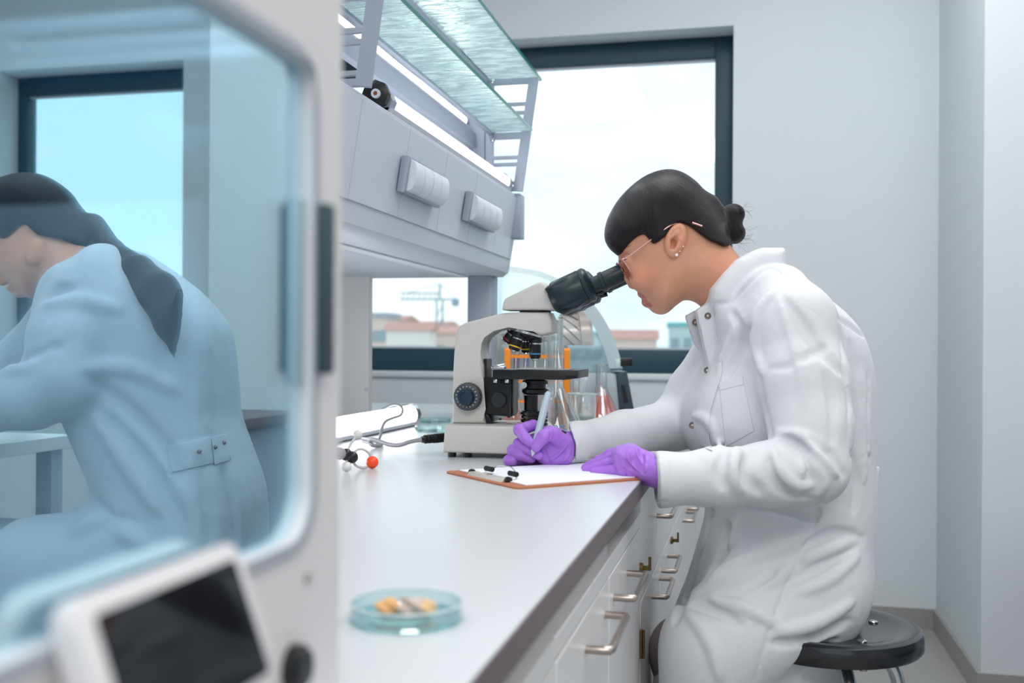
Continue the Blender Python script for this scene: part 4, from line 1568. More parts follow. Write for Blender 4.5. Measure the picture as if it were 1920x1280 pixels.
# ================================================================== petri dish (near, soft focus)
pc = at(762, 1153, 0.803); pc.z = BZ
t = thing('petri_dish', 'clear petri dish holding three tan lumps, near edge of the worktop', 'dish', pc)
M_PETRI = thin_glass('petri_glass', (.90, .965, .97), add=.06, edge=(.72, .90, .92), blend=.4)
lathe_obj('dish', [(0, .0005), (.042, .0005), (.0435, .002), (.0435, .0135), (.042, .0135), (.042, .002), (0, .0018)], M_PETRI, t, 48)
bm = new(); tube(bm, [(.043 * math.cos(a), .043 * math.sin(a), .0138) for a in [2 * math.pi * i / 40 for i in range(40)]], .0010, 6, 1, True); obj('rim', bm, pbr('petri_rim', (235, 250, 250), 0.1, trans=.4), t)  # window highlights on the rim put into its white colour
bm = new(); tube(bm, [(.0425 * math.cos(a), .0425 * math.sin(a), .0018) for a in [2 * math.pi * i / 40 for i in range(40)]], .0016, 6, 1, True); obj('base_edge', bm, thin_glass('petri_edge', (.62, .93, .93), add=.25), t)
bm = new(); rod(bm, (-.004, -.006, .0019), (-.004, -.006, .0028), .024, 28); obj('agar', bm, pbr('agar_teal', (150, 214, 212), 0.2, trans=.4), t)


def lump(px, py, r, c, lb, seed):
    p = at(px, py, 0.80)
    p.z = BZ + .0029 + r * .8
    bm = new()
    bmesh.ops.create_icosphere(bm, subdivisions=3, radius=1.0)
    rn = random.Random(seed)
    ph = [(rn.uniform(2, 5), rn.uniform(2, 5), rn.uniform(2, 5), rn.uniform(0, 6)) for _ in range(5)]
    for v in bm.verts:
        s = 1 + sum(.07 * math.sin(a * v.co.x + b * v.co.y + c_ * v.co.z + e) for a, b, c_, e in ph)
        v.co = Vector((v.co.x * r * s * 1.15, v.co.y * r * s, v.co.z * r * s * .8))
    o = tag(obj('food_sample', bm, pbr('sample_%d' % seed, c, .7, noise=.25, nscale=180)), lb, 'sample', 'tan samples in the petri dish')
    o.location = p


lump(727, 1160, .0085, (222, 168, 112), 'orange-tan lump at the lens-side of the petri dish nearest the white cabinet', 1)
lump(772, 1150, .0095, (196, 178, 168), 'grey-tan lump in the middle of the petri dish', 2)
lump(796, 1164, .0080, (218, 182, 140), 'tan lump nearest the front edge of the worktop in the petri dish', 3)

# ================================================================== clipboard, sheet, pen
A_ = at(833, 881, 1.742); B_ = at(970, 913, 1.540)
A_.z = B_.z = BZ
e1 = (A_ - B_); Wc = e1.length; e1.normalize()
e2 = Vector((e1.y, -e1.x, 0))
if e2.dot(Vector((1, 0, 0))) < 0:
    e2 = -e2
cb = thing('clipboard', 'brown hardboard clipboard with a steel wire clip under the gloved hands', 'clipboard', (A_ + B_) / 2)
O = Vector(cb.location)
Lc = 0.285
mid = (A_ + B_) / 2 + e2 * Lc / 2
bm = new(); prism(bm, [mid + e2 * a + e1 * b - O for a, b in rrect(Lc, Wc, .012, 5)], (0, 0, .0032), .0006, seg=1)
obj('board', bm, pbr('hardboard', (176, 110, 78), 0.6, noise=.12, nscale=120), cb)
up = Vector((0, 0, 1))
cp = (A_ + B_) / 2 + e2 * .020 - O
M_NICK = pbr('nickel', (232, 228, 218), 0.3, 0.45)
bm = new(); prism(bm, [cp + e1 * .055 + e2 * a + up * z for a, z in ((-.011, .0033), (.010, .0033), (.006, .0085), (-.007, .0085))], -e1 * .11, .0012); obj('clip_bar', bm, M_NICK, cb)
for s_ in (-.058, .058):
    bm = new(); rod(bm, cp + e1 * (s_ - .003) + up * .006, cp + e1 * (s_ + .003) + up * .006, .0058, 12); obj('bar_end', bm, M_BLACK, cb)
bm = new()
tube(bm, [cp + e1 * -.052 + e2 * .012 + up * .006, cp + e1 * -.045 + e2 * .024 + up * .010, cp + e1 * -.02 + e2 * .030 + up * .019, cp + e2 * .032 + up * .020, cp + e1 * .02 + e2 * .030 + up * .019, cp + e1 * .045 + e2 * .024 + up * .010, cp + e1 * .052 + e2 * .012 + up * .006], .0011, 8); obj('clip_wire', bm, M_CHROME, cb)
for s_ in (-.036, .040):
    c_ = cp + e1 * s_ + e2 * .022 + up * .0125
    bm = new(); rod(bm, c_ - e1 * .011, c_ + e1 * .011, .0042, 10); obj('rubber_grip', bm, M_GRATE, cb, label='black rubber grip')
bm = new(); rod(bm, cp + up * .0085, cp + up * .0098, .005, 12); obj('rivet', bm, M_STEEL, cb)
pm = (A_ + B_) / 2 + e2 * (.022 + .125) + up * .0034
bm = new()
prism(bm, [pm + e2 * a + e1 * b for a, b in rrect(.25, Wc - .022, .002, 2)], up * .0016, 0)
tag(obj('paper_sheet', bm, pbr('paper', (234, 236, 244), 0.8), smooth=False), 'white sheets of paper clipped on the brown clipboard', 'paper')

# ================================================================== cables
M_CABLE = pbr('cable_grey', (150, 150, 156), 0.45)
t = thing('power_cable', 'grey power cable with black plug running into the microscope base', 'cable', at(760, 824, 2.05))
t.location.z = BZ
O = Vector(t.location)
bm = new()
P = [at(792, 819, 2.02), at(770, 824, 2.03), at(748, 827, 2.06), at(728, 822, 2.10), at(708, 816, 2.14), at(696, 813, 2.16), at(694, 819, 2.17), at(700, 825, 2.16), at(712, 827, 2.18), at(714, 822, 2.24), at(680, 815, 2.32)]
for q_, h in zip(P, (.031, .026, .016, .014, .018, .018, .012, .006, .005, .005, .005)):
    q_.z = BZ + h
tube(bm, [q_ - O for q_ in P], .0042, 10); obj('lead', bm, M_CABLE, t)
inl = mic.matrix_basis @ Vector((-.012, YC, .032))
a = at(792, 819, 2.02); a.z = BZ + .031
dq = (inl - a)
bm = new(); rod(bm, a - O, a + dq * .45 - O, .0065, 12, .0085); 
pl = obj('strain_relief', bm, M_BLACK, t)
bm = new(); prism(bm, [a + dq * .45 - O + Vector((0, y, z)) for y, z in rrect(.022, .018, .004)], dq * .53, .001); obj('plug', bm, M_BLACK, t, label='black mains plug')
for f in (.1, .22, .34):
    bm = new(); rings(bm, [(.0066, 0), (.0088, 0), (.0088, .004), (.0066, .004)], 14, axis_mat(a + dq * f - O, dq)); obj('relief_ring', bm, M_BLACK, t)
t = thing('lamp_cord', 'thin grey cord looping up over the lamp lying on the worktop', 'cable', at(725, 815, 2.3))
t.location.z = BZ
O = Vector(t.location)
P = [at(690, 779, 2.75), at(712, 770, 2.70), at(735, 759, 2.66), at(749, 760, 2.62), at(755, 768, 2.58), at(751, 778, 2.50), at(735, 784, 2.40), at(723, 790, 2.32), at(716, 803, 2.28), at(713, 818, 2.26), at(706, 833, 2.20)]
P[-1].z = BZ + .003
bm = new(); tube(bm, [q_ - O for q_ in P], .0032, 8); obj('lead', bm, pbr('cord_grey', (120, 128, 134), 0.45), t)

# ================================================================== molecule model
mq = at(668, 875, 1.77)
t = thing('molecule_model', 'ball-and-link molecule model with one orange ball beside the white cabinet frame', 'model', (mq.x, mq.y, BZ))
O = Vector(t.location)
M_AW = pbr('atom_white', (226, 226, 222), 0.35)
M_AB = pbr('atom_black', (30, 26, 32), 0.25)
M_AO = pbr('atom_orange', (250, 84, 40), 0.3)
M_AG = pbr('atom_grey', (150, 146, 152), 0.35)
M_LINK = pbr('link_grey', (198, 196, 198), 0.4)


def atom(px, py, d, r, m, lb, rest=False):
    p = at(px, py, d)
    if rest:
        p.z = BZ + r
    bm = new(); ball(bm, p - O, r, 24); obj('ball', bm, m, t, label=lb)
    return p


o1 = atom(698, 862, 1.80, .0108, M_AO, 'orange ball', True)
b1 = atom(660, 857, 1.775, .0105, M_AB, 'black ball')
b2 = atom(649, 852, 1.762, .0105, M_AB, 'black ball')
g1 = atom(637, 850, 1.745, .0105, M_AG, 'grey ball')
w1 = atom(671, 814, 1.81, .0082, M_AW, 'white ball')
w2 = atom(650, 878, 1.755, .0083, M_AW, 'white ball', True)


def link(*ps):
    bm = new(); tube(bm, [p - O for p in ps], .0021, 8); obj('link', bm, M_LINK, t)


link(w1, (w1 + b2) / 2 + Vector((-.002, 0, .001)), b2)
link(w2, (w2 + b2) / 2, b2)
link(b1, at(668, 844, 1.785), at(680, 842, 1.79), at(692, 850, 1.797), o1)
link(b1, at(665, 870, 1.785), at(678, 876.5, 1.79), at(692, 874, 1.797), o1)
link(b1, b2)
link(b2, g1)

# ================================================================== stool of the main figure
sc_ = at(1550, 1190, 1.87); sc_.z = 0
M_SEAT = pbr('seat_black', (30, 31, 35), 0.24, coat=0.3)


def stool(loc, label, zs=0.560, R=0.165):
    t = thing('lab_stool', label, 'stool', loc, 'lab stools')
    bm = new()
    rings(bm, [(0, zs - .010), (.05, zs - .0105), (.11, zs - .008), (.128, zs - .003), (.140, zs), (R - .010, zs), (R - .003, zs - .003), (R, zs - .011), (R, zs - .030), (R - .004, zs - .036), (R - .012, zs - .038), (0, zs - .038)], 56)
    obj('seat', bm, M_SEAT, t)
    for k in range(4):
        a = math.pi / 2 * k + .55
        bm = new(); rings(bm, [(0, .0025), (.005, .002), (.0085, 0), (.0085, -.004), (0, -.004)], 16, Matrix.Translation((.10 * math.cos(a), .10 * math.sin(a), zs - .0055))); obj('seat_bolt', bm, M_CHROME, t)
    for k in range(4):
        a = math.pi / 2 * k + .25
        ca, sa = math.cos(a), math.sin(a)
        bm = new()
        tube(bm, [(.04 * ca, .04 * sa, zs - .050), (.085 * ca, .085 * sa, zs - .052), (.115 * ca, .115 * sa, zs - .072), (.135 * ca, .135 * sa, zs - .13), (.165 * ca, .165 * sa, .25), (.195 * ca, .195 * sa, .012)], .0125, 14); lg = obj('leg', bm, M_CHROME, t)
        bm = new(); rod(bm, (.195 * ca, .195 * sa, 0), (.195 * ca, .195 * sa, .025), .0145, 12); obj('rubber_foot', bm, M_GRATE, lg)
    bm = new(); tube(bm, [(.172 * math.cos(a), .172 * math.sin(a), .20) for a in [2 * math.pi * i / 40 for i in range(40)]], .008, 10, 1, True); obj('foot_ring', bm, M_CHROME, t)
    bm = new(); rod(bm, (0, 0, zs - .062), (0, 0, zs - .037), .05, 24); obj('hub', bm, M_BLACK, t)
    bm = new(); rod(bm, (.06, -.03, zs - .068), (.06, -.03, zs - .05), .004, 10); rings(bm, [(0, 0), (.007, .002), (.007, .006), (0, .008)], 12, Matrix.Translation((.06, -.03, zs - .075))); obj('wing_nut', bm, M_STEEL, t)
    return t


stool(sc_, 'black round lab stool on chrome legs under the woman in glasses')

# ================================================================== second bench and its things, right of the aisle (seen in the mirror-blue door)
t = thing('writing_bench', 'grey laboratory table with shelves, seen reflected in the blue glass door', 'table', (1.47, 2.1, 0))
O = Vector(t.location)
bm = new(); box(bm, L(0, 0, 0), L(0, 0, 0)) if False else box(bm, Vector((1.07, 1.15, BZ - .03)) - O, Vector((1.85, 2.16, BZ)) - O, .001, 1); obj('table_top', bm, M_TOP, t)
for x in (1.09, 1.80):
    for y in (1.19, 2.09):
        bm = new(); box(bm, Vector((x, y, 0)) - O, Vector((x + .04, y + .04, BZ - .03)) - O); obj('leg', bm, M_HUTCH2, t)
for z in (0.62, 0.48):
    bm = new(); box(bm, Vector((1.10, 1.24, z)) - O, Vector((1.80, 2.08, z + .03)) - O); obj('shelf', bm, M_HUTCH2, t)
t = thing('side_cabinet', 'grey side cabinet with dark top, seen reflected in the blue glass door', 'cabinet', (1.14, 3.0, 0))
bm = new(); box(bm, (-.13, -.22, 0), (.13, .22, .80), .003); obj('body', bm, M_HUTCH2, t)
bm = new(); box(bm, (-.16, -.25, .80), (.16, .25, .835), .003); obj('top', bm, M_EDGE, t)
bm = new(); box(bm, (-.03, -.224, .52), (.03, -.219, .68)); obj('slot', bm, M_BLACK, t)
# ================================================================== people
def cloth(name, c):
    return pbr(name, c, 0.85, noise=0.01, nscale=400, bump=0.10, bscale=700, sheen=0.15)


def coat_cloth(name, c):
    m = cloth(name, c)
    t = m.node_tree
    co = [n for n in t.nodes if n.type == 'TEX_COORD'][0]
    b0 = [n for n in t.nodes if n.type == 'BUMP'][0]
    n = t.nodes.new('ShaderNodeTexNoise')
    n.inputs['Scale'].default_value = 11
    n.inputs['Detail'].default_value = 2.5
    n.inputs['Distortion'].default_value = 1.2
    t.links.new(co.outputs['Object'], n.inputs['Vector'])
    b1 = t.nodes.new('ShaderNodeBump')
    b1.inputs['Strength'].default_value = .22
    b1.inputs['Distance'].default_value = .016
    t.links.new(n.outputs['Fac'], b1.inputs['Height'])
    t.links.new(b1.outputs[0], b0.inputs['Normal'])
    return m


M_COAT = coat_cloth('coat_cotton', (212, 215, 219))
M_COAT_SHADE = coat_cloth('coat_cotton_shade', (164, 177, 190))  # same coat cloth, backlit shade put into a darker colour
M_SNAP = pbr('snap_metal', (120, 104, 98), 0.35, 0.9)
M_NITRILE = pbr('purple_nitrile', (168, 114, 216), 0.42, bump=0.22, bscale=110, noise=.04, nscale=60)
M_PEN = pbr('pen_grey', (176, 194, 204), 0.3)


def skin_mat():
    m = pbr('skin', (206, 150, 122), 0.46, sss=0.12)
    t = m.node_tree
    b = t.nodes['Principled BSDF']
    a = t.nodes.new('ShaderNodeAttribute'); a.attribute_name = 'lip'
    a2 = t.nodes.new('ShaderNodeAttribute'); a2.attribute_name = 'blush'
    a3 = t.nodes.new('ShaderNodeAttribute'); a3.attribute_name = 'brow'
    co = t.nodes.new('ShaderNodeTexCoord')
    n = t.nodes.new('ShaderNodeTexNoise'); n.inputs['Scale'].default_value = 60; n.inputs['Detail'].default_value = 5
    t.links.new(co.outputs['Object'], n.inputs['Vector'])
    prev = None
    for fac, c0, c1 in ((n.outputs['Fac'], (200, 144, 114), (214, 158, 130)), (a2.outputs['Fac'], None, (214, 128, 104)), (a.outputs['Fac'], None, (178, 96, 96)), (a3.outputs['Fac'], None, (60, 42, 40))):
        x = t.nodes.new('ShaderNodeMix'); x.data_type = 'RGBA'
        if prev is None:
            x.inputs[6].default_value = lin(c0)
        else:
            t.links.new(prev, x.inputs[6])
        x.inputs[7].default_value = lin(c1)
        t.links.new(fac, x.inputs[0])
        prev = x.outputs[2]
    t.links.new(prev, b.inputs['Base Color'])
    n2 = t.nodes.new('ShaderNodeTexNoise'); n2.inputs['Scale'].default_value = 900
    t.links.new(co.outputs['Object'], n2.inputs['Vector'])
    bp = t.nodes.new('ShaderNodeBump'); bp.inputs['Strength'].default_value = .06; bp.inputs['Distance'].default_value = .001
    t.links.new(n2.outputs['Fac'], bp.inputs['Height']); t.links.new(bp.outputs[0], b.inputs['Normal'])
    return m


def hair_mat(name, c0, c1):
    m = pbr(name, c0, 0.34, spec=0.32)
    t = m.node_tree
    b = t.nodes['Principled BSDF']
    a = t.nodes.new('ShaderNodeAttribute'); a.attribute_name = 'strand'
    n = t.nodes.new('ShaderNodeTexNoise'); n.noise_dimensions = '1D'
    n.inputs['Scale'].default_value = 55; n.inputs['Detail'].default_value = 5; n.inputs['Roughness'].default_value = 0.7
    t.links.new(a.outputs['Fac'], n.inputs['W'])
    x = t.nodes.new('ShaderNodeMix'); x.data_type = 'RGBA'
    x.inputs[6].default_value = lin(c0); x.inputs[7].default_value = lin(c1)
    r = t.nodes.new('ShaderNodeMapRange'); r.inputs[1].default_value = .42; r.inputs[2].default_value = .72
    t.links.new(n.outputs['Fac'], r.inputs[0]); t.links.new(r.outputs[0], x.inputs[0])
    t.links.new(x.outputs[2], b.inputs['Base Color'])
    bp = t.nodes.new('ShaderNodeBump'); bp.inputs['Strength'].default_value = .55; bp.inputs['Distance'].default_value = .003
    t.links.new(n.outputs['Fac'], bp.inputs['Height']); t.links.new(bp.outputs[0], b.inputs['Normal'])
    return m


M_SKIN = skin_mat()
M_HAIR = hair_mat('black_hair', (11, 10, 13), (44, 32, 38))


def J(px, py, w, r):
    return (*loc3(px, py, w), r)


def uneven(lo, hi, fine_lo, fine_hi, hf, hc):
    a = list(np.arange(lo, fine_lo, hc)) + list(np.arange(fine_lo, fine_hi, hf)) + list(np.arange(fine_hi, hi + hc, hc))
    return np.array(a)


# ------------------------------------------------------------------ the woman at the microscope
PW = 1.95
pl_ = at(1500, 1100, PW); pl_.z = 0
WOMAN = thing('person', 'woman in glasses and purple gloves, black hair in a bun, bending to the microscope', 'person', pl_)

HW = 1.96
fb = Field(uneven(.02, .74, .150, .470, .0023, .010), uneven(-1.06, .345, -.005, .345, .0023, .010), uneven(1.60, 2.24, HW - .100, HW + .100, .0026, .010))
head_px = [(1147, 440), (1153, 408), (1172, 374), (1203, 345), (1247, 329), (1286, 337), (1318, 366), (1336, 396), (1346, 428), (1366, 458), (1390, 488), (1425, 530), (1440, 610), (1350, 640), (1322, 585), (1304, 567), (1284, 563), (1270, 571), (1257, 581), (1244, 586.5), (1232, 583), (1222, 577), (1215, 570), (1209, 561), (1203, 551), (1197, 541), (1188, 528), (1177, 510), (1167, 493), (1160, 480), (1152, 464)]
fb.outline(flat_poly(head_px, HW), HW, .070, 0.0)
# brow, cheek, eye sockets and eyes
for s in (-1, 1):
    fb.ellipsoid(loc3(1170, 489, HW + s * .031), (.013, .012, .014), .010, 'cut')
    fb.ellipsoid(loc3(1180.5, 490, HW + s * .030), (.0125, .0125, .0125), .003)
    fb.capsule(loc3(1172, 482, HW + s * .022), loc3(1186, 481, HW + s * .042), .0035, .003, .004)     # upper lid
    fb.ellipsoid(loc3(1203, 520, HW + s * .036), (.022, .026, .020), .022)                              # cheek
# nose
fb.chain([J(1166, 492, HW, .0065), J(1176, 514, HW, .0075), J(1187, 531.5, HW, .0105)], .012)
for s in (-1, 1):
    fb.ellipsoid(loc3(1195, 533, HW + s * .0105), (.009, .008, .0075), .008)
    fb.ellipsoid(loc3(1193, 541.5, HW + s * .007), (.0035, .0028, .003), .002, 'cut')
# mouth
for y0, x0, rx in ((550.5, 1204, .0075), (566.5, 1212, .0078)):
    for s in (-1, 1):
        fb.capsule(loc3(x0, y0, HW), loc3(x0 + 9, y0 + (2.5 if y0 < 560 else -3), HW + s * .021), rx, .0035, .006)
fb.chain([J(1203, 560.5, HW - .022, .0012), J(1196, 560, HW, .0028), J(1203, 560.5, HW + .022, .0012)], .003, 'cut')
fb.ellipsoid(loc3(1236, 574, HW), (.016, .013, .018), .014)
# ears
for s in (-1, 1):
    e = HW + s * .0745
    fb.ellipsoid(loc3(1267, 449, e), (.0195, .0315, .0115), .003, rot=-.32)
    fb.ellipsoid(loc3(1262, 474, e), (.009, .010, .006), .004)
    fb.ellipsoid(loc3(1268, 444, e + s * .0125), (.0120, .0220, .0085), .003, 'cut', rot=-.32)
    fb.ellipsoid(loc3(1262, 457, e + s * .006), (.0065, .0105, .012), .003, 'cut', rot=-.2)
    fb.chain([J(1260, 445, e + s * .005, .0020), J(1270, 436, e + s * .0065, .0024), J(1275, 449, e + s * .0065, .0024), J(1271, 466, e + s * .006, .0022)], .004)
    fb.ellipsoid(loc3(1254, 458, e + s * .003), (.0045, .006, .004), .004)
# trunk and limbs under the clothes (kept inside the coat)
fb.chain([J(1400, 590, PW, .050), J(1480, 650, PW, .085), J(1530, 800, PW, .095), J(1520, 960, PW, .10), J(1500, 1090, PW, .105)], .03)
fb.chain([J(1470, 600, 1.815, .045), J(1500, 720, 1.765, .040), J(1515, 860, 1.715, .036), J(1330, 892, 1.665, .029), J(1222, 884, 1.675, .0235)], .02)
fb.chain([J(1410, 600, 2.08, .045), J(1300, 740, 2.09, .036), J(1262, 795, 2.075, .034), J(1170, 813, 1.97, .029), J(1062, 834, 1.862, .0225)], .02)
for w_, kx in ((1.86, 0), (2.05, -25)):
    fb.chain([J(1520, 1105, w_, .085), J(1310 + kx, 1220, w_ - .05, .060), J(1330 + kx, 1420, w_ - .03, .048), J(1360 + kx, 1600, w_ - .02, .036)], .03)


def attr_lip(V):
    r = np.zeros(len(V))
    for y0, x0 in ((550.5, 1204), (566.5, 1212)):
        for s in (-1, 0, 1):
            c = loc3(x0 + 6 * abs(s), y0, HW + s * .013)
            d = np.sqrt((V[:, 0] - c[0]) ** 2 + (V[:, 1] - c[1]) ** 2 + (V[:, 2] - c[2]) ** 2)
            r = np.maximum(r, np.clip((.0115 - d) / .004, 0, 1))
    return r * .85


def attr_blush(V):
    r = np.zeros(len(V))
    for (x, y, rr) in ((1200, 520, .03), (1190, 532, .014), (1262, 455, .03), (1350, 520, .05)):
        c = loc3(x, y, HW)
        d = np.sqrt((V[:, 0] - c[0]) ** 2 + (V[:, 1] - c[1]) ** 2)
        r = np.maximum(r, np.clip((rr - d) / rr, 0, 1))
    return r * .4


def attr_brow(V):
    a, b = loc3(1158, 474, HW), loc3(1176, 464, HW)
    ex, ey = b[0] - a[0], b[1] - a[1]
    t = np.clip(((V[:, 0] - a[0]) * ex + (V[:, 1] - a[1]) * ey) / (ex * ex + ey * ey), 0, 1)
    d = np.sqrt((V[:, 0] - a[0] - t * ex) ** 2 + (V[:, 1] - a[1] - t * ey) ** 2)
    brow = np.clip((.0040 - .0022 * t - d) / .0018, 0, 1) * .7 * (np.abs(V[:, 2] - HW) < .055)
    for s in (-1, 1):     # lashes along the lid
        c = loc3(1173, 487.5, HW + s * .03)
        d = np.sqrt((V[:, 0] - c[0]) ** 2 * .35 + ((V[:, 1] - c[1]) * 2.2) ** 2 + (V[:, 2] - c[2]) ** 2 * .25)
        brow = np.maximum(brow, np.clip((.006 - d) / .002, 0, 1))
    return brow * .9


field_obj('body', fb, M_SKIN, WOMAN, 1, attr=dict(lip=attr_lip, blush=attr_blush, brow=attr_brow), label='skin of face, ear and neck')

# hair
hair_px = [(1161, 480), (1150, 473), (1139, 461), (1132.5, 446), (1134, 423), (1142, 400), (1160, 371), (1187, 344), (1215, 326), (1247, 317.5), (1275, 322), (1302, 339), (1325, 364), (1343, 386), (1356, 405), (1362, 432), (1362, 460), (1348, 467), (1332, 462), (1317, 457), (1305, 449), (1293, 441), (1280, 432), (1265, 426), (1252, 431), (1242, 444), (1231, 455), (1217, 464), (1208, 456), (1199, 447), (1188, 450), (1177, 459), (1168, 470)]
shell_px = [(1133, 446), (1134, 423), (1142, 400), (1160, 371), (1187, 344), (1215, 326), (1247, 317.5), (1275, 322), (1302, 339), (1325, 364), (1343, 386), (1358, 408), (1372, 440), (1375, 480), (1330, 520), (1250, 530), (1185, 510), (1160, 482), (1142, 466)]
fh = Field.uniform(loc3(1115, 490, HW)[:2] + (HW - .1,), loc3(1415, 305, HW)[:2] + (HW + .1,), .0024)
fh.outline(flat_poly(shell_px, HW), HW, .0795, 0.0)
fh2 = Field(*fh.ax)
fh2.slab(flat_poly(hair_px, HW), HW, .2)
fh.F = -smin(-fh.F, -fh2.F, .005)
# side locks tucked behind the ear, then the bun
fh.chain([J(1325, 402, HW, .036), J(1352, 417, HW, .022)], .02)
fh.ellipsoid(loc3(1375, 402, HW), (.0215, .0205, .026), .006)
fh.ellipsoid(loc3(1377, 437, HW), (.0205, .0205, .027), .010)
fh.ellipsoid(loc3(1369, 420, HW), (.0200, .030, .028), .006)
fh.chain([J(1360, 393, HW - .026, .0030), J(1371, 404, HW - .032, .0030), J(1374, 422, HW - .033, .0030), J(1368, 446, HW - .028, .0028)], .004, 'cut')
fh.chain([J(1385, 386, HW - .020, .0026), J(1390, 402, HW - .022, .0026), J(1384, 420, HW - .030, .0030), J(1388, 436, HW - .024, .0026)], .004, 'cut')
fh.chain([J(1352, 398, HW - .02, .0026), J(1356, 420, HW - .030, .0028), J(1354, 446, HW - .024, .0026)], .004, 'cut')
B_ = loc3(1356, 415, HW)
P0 = loc3(1193, 338, HW)


def attr_strand(V):
    aP = np.arctan2(V[:, 0] - P0[0], P0[1] + .03 - V[:, 1])
    aB = np.arctan2(V[:, 0] - B_[0], P0[1] + .03 - V[:, 1] + (B_[1] - P0[1] - .03))
    dip = np.mod(aP - aB, 2 * math.pi) * 1.5 + (V[:, 2] - HW) * 6
    rad = aP * 1.7 + (V[:, 2] - HW) * 3
    split = aP < .22
    bunm = V[:, 0] > loc3(1353, 0, HW)[0]
    a3 = np.arctan2(V[:, 1] - loc3(0, 420, HW)[1], V[:, 0] - loc3(1350, 0, HW)[0]) * 1.2 + np.sqrt((V[:, 0] - loc3(1369, 0, HW)[0]) ** 2 + (V[:, 1] - loc3(0, 420, HW)[1]) ** 2 * .35) * 55
    return np.where(bunm, a3, np.where(split, rad + 9, dip))


HAIR = field_obj('hair', fh, M_HAIR, WOMAN, 1, attr=dict(strand=attr_strand), label='black hair with blunt fringe and low bun')
# loose hairs round the bun and nape
bm = new()
rr = random.Random(3)
for i in range(44):
    x, y, a0, a1 = rr.choice([(1352, 388, -2.2, -.9), (1368, 383, -2.0, -.3), (1388, 392, -1.2, .3), (1394, 430, -.9, .5), (1390, 448, -.5, .8), (1380, 455, -.2, .9), (1348, 466, .1, 1.2)])
    a = rr.uniform(a0, a1)
    L_ = rr.uniform(10, 30)
    bend = rr.uniform(-1.1, 1.1)
    w_ = HW + rr.uniform(-.03, .03)
    P = [(x + rr.uniform(-3, 3), y + rr.uniform(-3, 3))]
    for k in range(4):
        P.append((P[-1][0] + math.cos(a) * L_ / 4, P[-1][1] + math.sin(a) * L_ / 4))
        a += bend / 3
    tube(bm, [at(*p, w_) for p in P], .00016, 3, 2)
for k in range(5):
    tube(bm, [at(1290 + k * 2, 436, HW - .062), at(1301 + k * 3, 452 + k, HW - .058), at(1309 + k, 470 + k * 4, HW - .056), at(1308 - k, 486 + k * 3, HW - .055)], .0003, 3, 3)
o = obj('loose_hair', bm, M_HAIR, HAIR, world=True); o['kind'] = 'stuff'

# glasses
GL = thing('glasses', 'thin rose-gold wire glasses with round lenses worn by the woman at the microscope', 'glasses', at(1168, 490, HW))
M_ROSE = pbr('rose_gold', (222, 176, 168), 0.25, 0.85)
M_LENS = thin_glass('lens_tint', (.93, .84, .84), const=.10, rough=.05)
GO = Vector(GL.location)
fu = Vector((-math.sin(math.radians(54)) * 1, 0, 0))
# lens plane: normal along the face direction (down-left in the view)
fdir = (E_U * -math.cos(math.radians(28)) + E_V * -math.sin(math.radians(28))).normalized()
fup = (E_V * math.cos(math.radians(28)) - E_U * math.sin(math.radians(28))).normalized()
for s in (-1, 1):
    nrm = (fdir + E_W * s * .12).normalized()
    c = at(1170, 509, HW) + E_W * s * .033
    q1 = (E_W - nrm * E_W.dot(nrm)).normalized()
    q2 = nrm.cross(q1).normalized()
    ring_ = [c + q1 * .0245 * math.cos(a) + q2 * .0225 * math.sin(a) for a in [2 * math.pi * i / 32 for i in range(32)]]
    bm = new(); tube(bm, [p - GO for p in ring_], .0010, 6, 1, True); obj('rim', bm, M_ROSE, GL)
    bm = new(); prism(bm, [c + (p - c) * .975 - GO for p in ring_], nrm * .0014); obj('lens', bm, M_LENS, GL)
    hx = at(1161, 490, HW) + E_W * s * .058
    bm = new(); tube(bm, [hx - GO, at(1175, 484, HW) + E_W * s * .066 - GO, at(1236, 438, HW) + E_W * s * .079 - GO, at(1252, 429, HW) + E_W * s * .078 - GO, at(1270, 421, HW) + E_W * s * .070 - GO, at(1283, 426, HW) + E_W * s * .074 - GO, at(1290, 429, HW) + E_W * s * .080 - GO], .0011, 8); tp = obj('temple', bm, M_ROSE, GL)
    bm = new(); tube(bm, [at(1284, 427, HW) + E_W * s * .080 - GO, at(1302, 433, HW) + E_W * s * .078 - GO], .0021, 8, 1); obj('temple_tip', bm, M_ROSE, tp)
    bm = new(); tube(bm, [hx - GO, c + q1 * s * .0245 + q2 * 0.0 - GO], .0013, 6, 1); obj('hinge', bm, M_ROSE, GL)
    bm = new(); ball(bm, at(1180, 507, HW) + E_W * s * .011 - GO, .0026, 10); obj('nose_pad', bm, pbr('nose_pad', (235, 215, 210), .3, trans=.4), GL)
c = at(1166, 505, HW)
bm = new(); tube(bm, [c + E_W * .0105 - GO, c + fup * .003 + fdir * .002 - GO, c - E_W * .0105 - GO], .0011, 8, 4); obj('bridge', bm, M_ROSE, GL)
# ear studs
for i, (x, y, r_) in enumerate(((1268.5, 478, .0032), (1275, 471, .0014), (1281, 462, .0014))):
    h = fb.hit(x, y)
    bm = new(); ball(bm, to_world(h), r_, 12)
    obj('earring', bm, pbr('pearl', (248, 236, 226), .15), WOMAN, world=True)

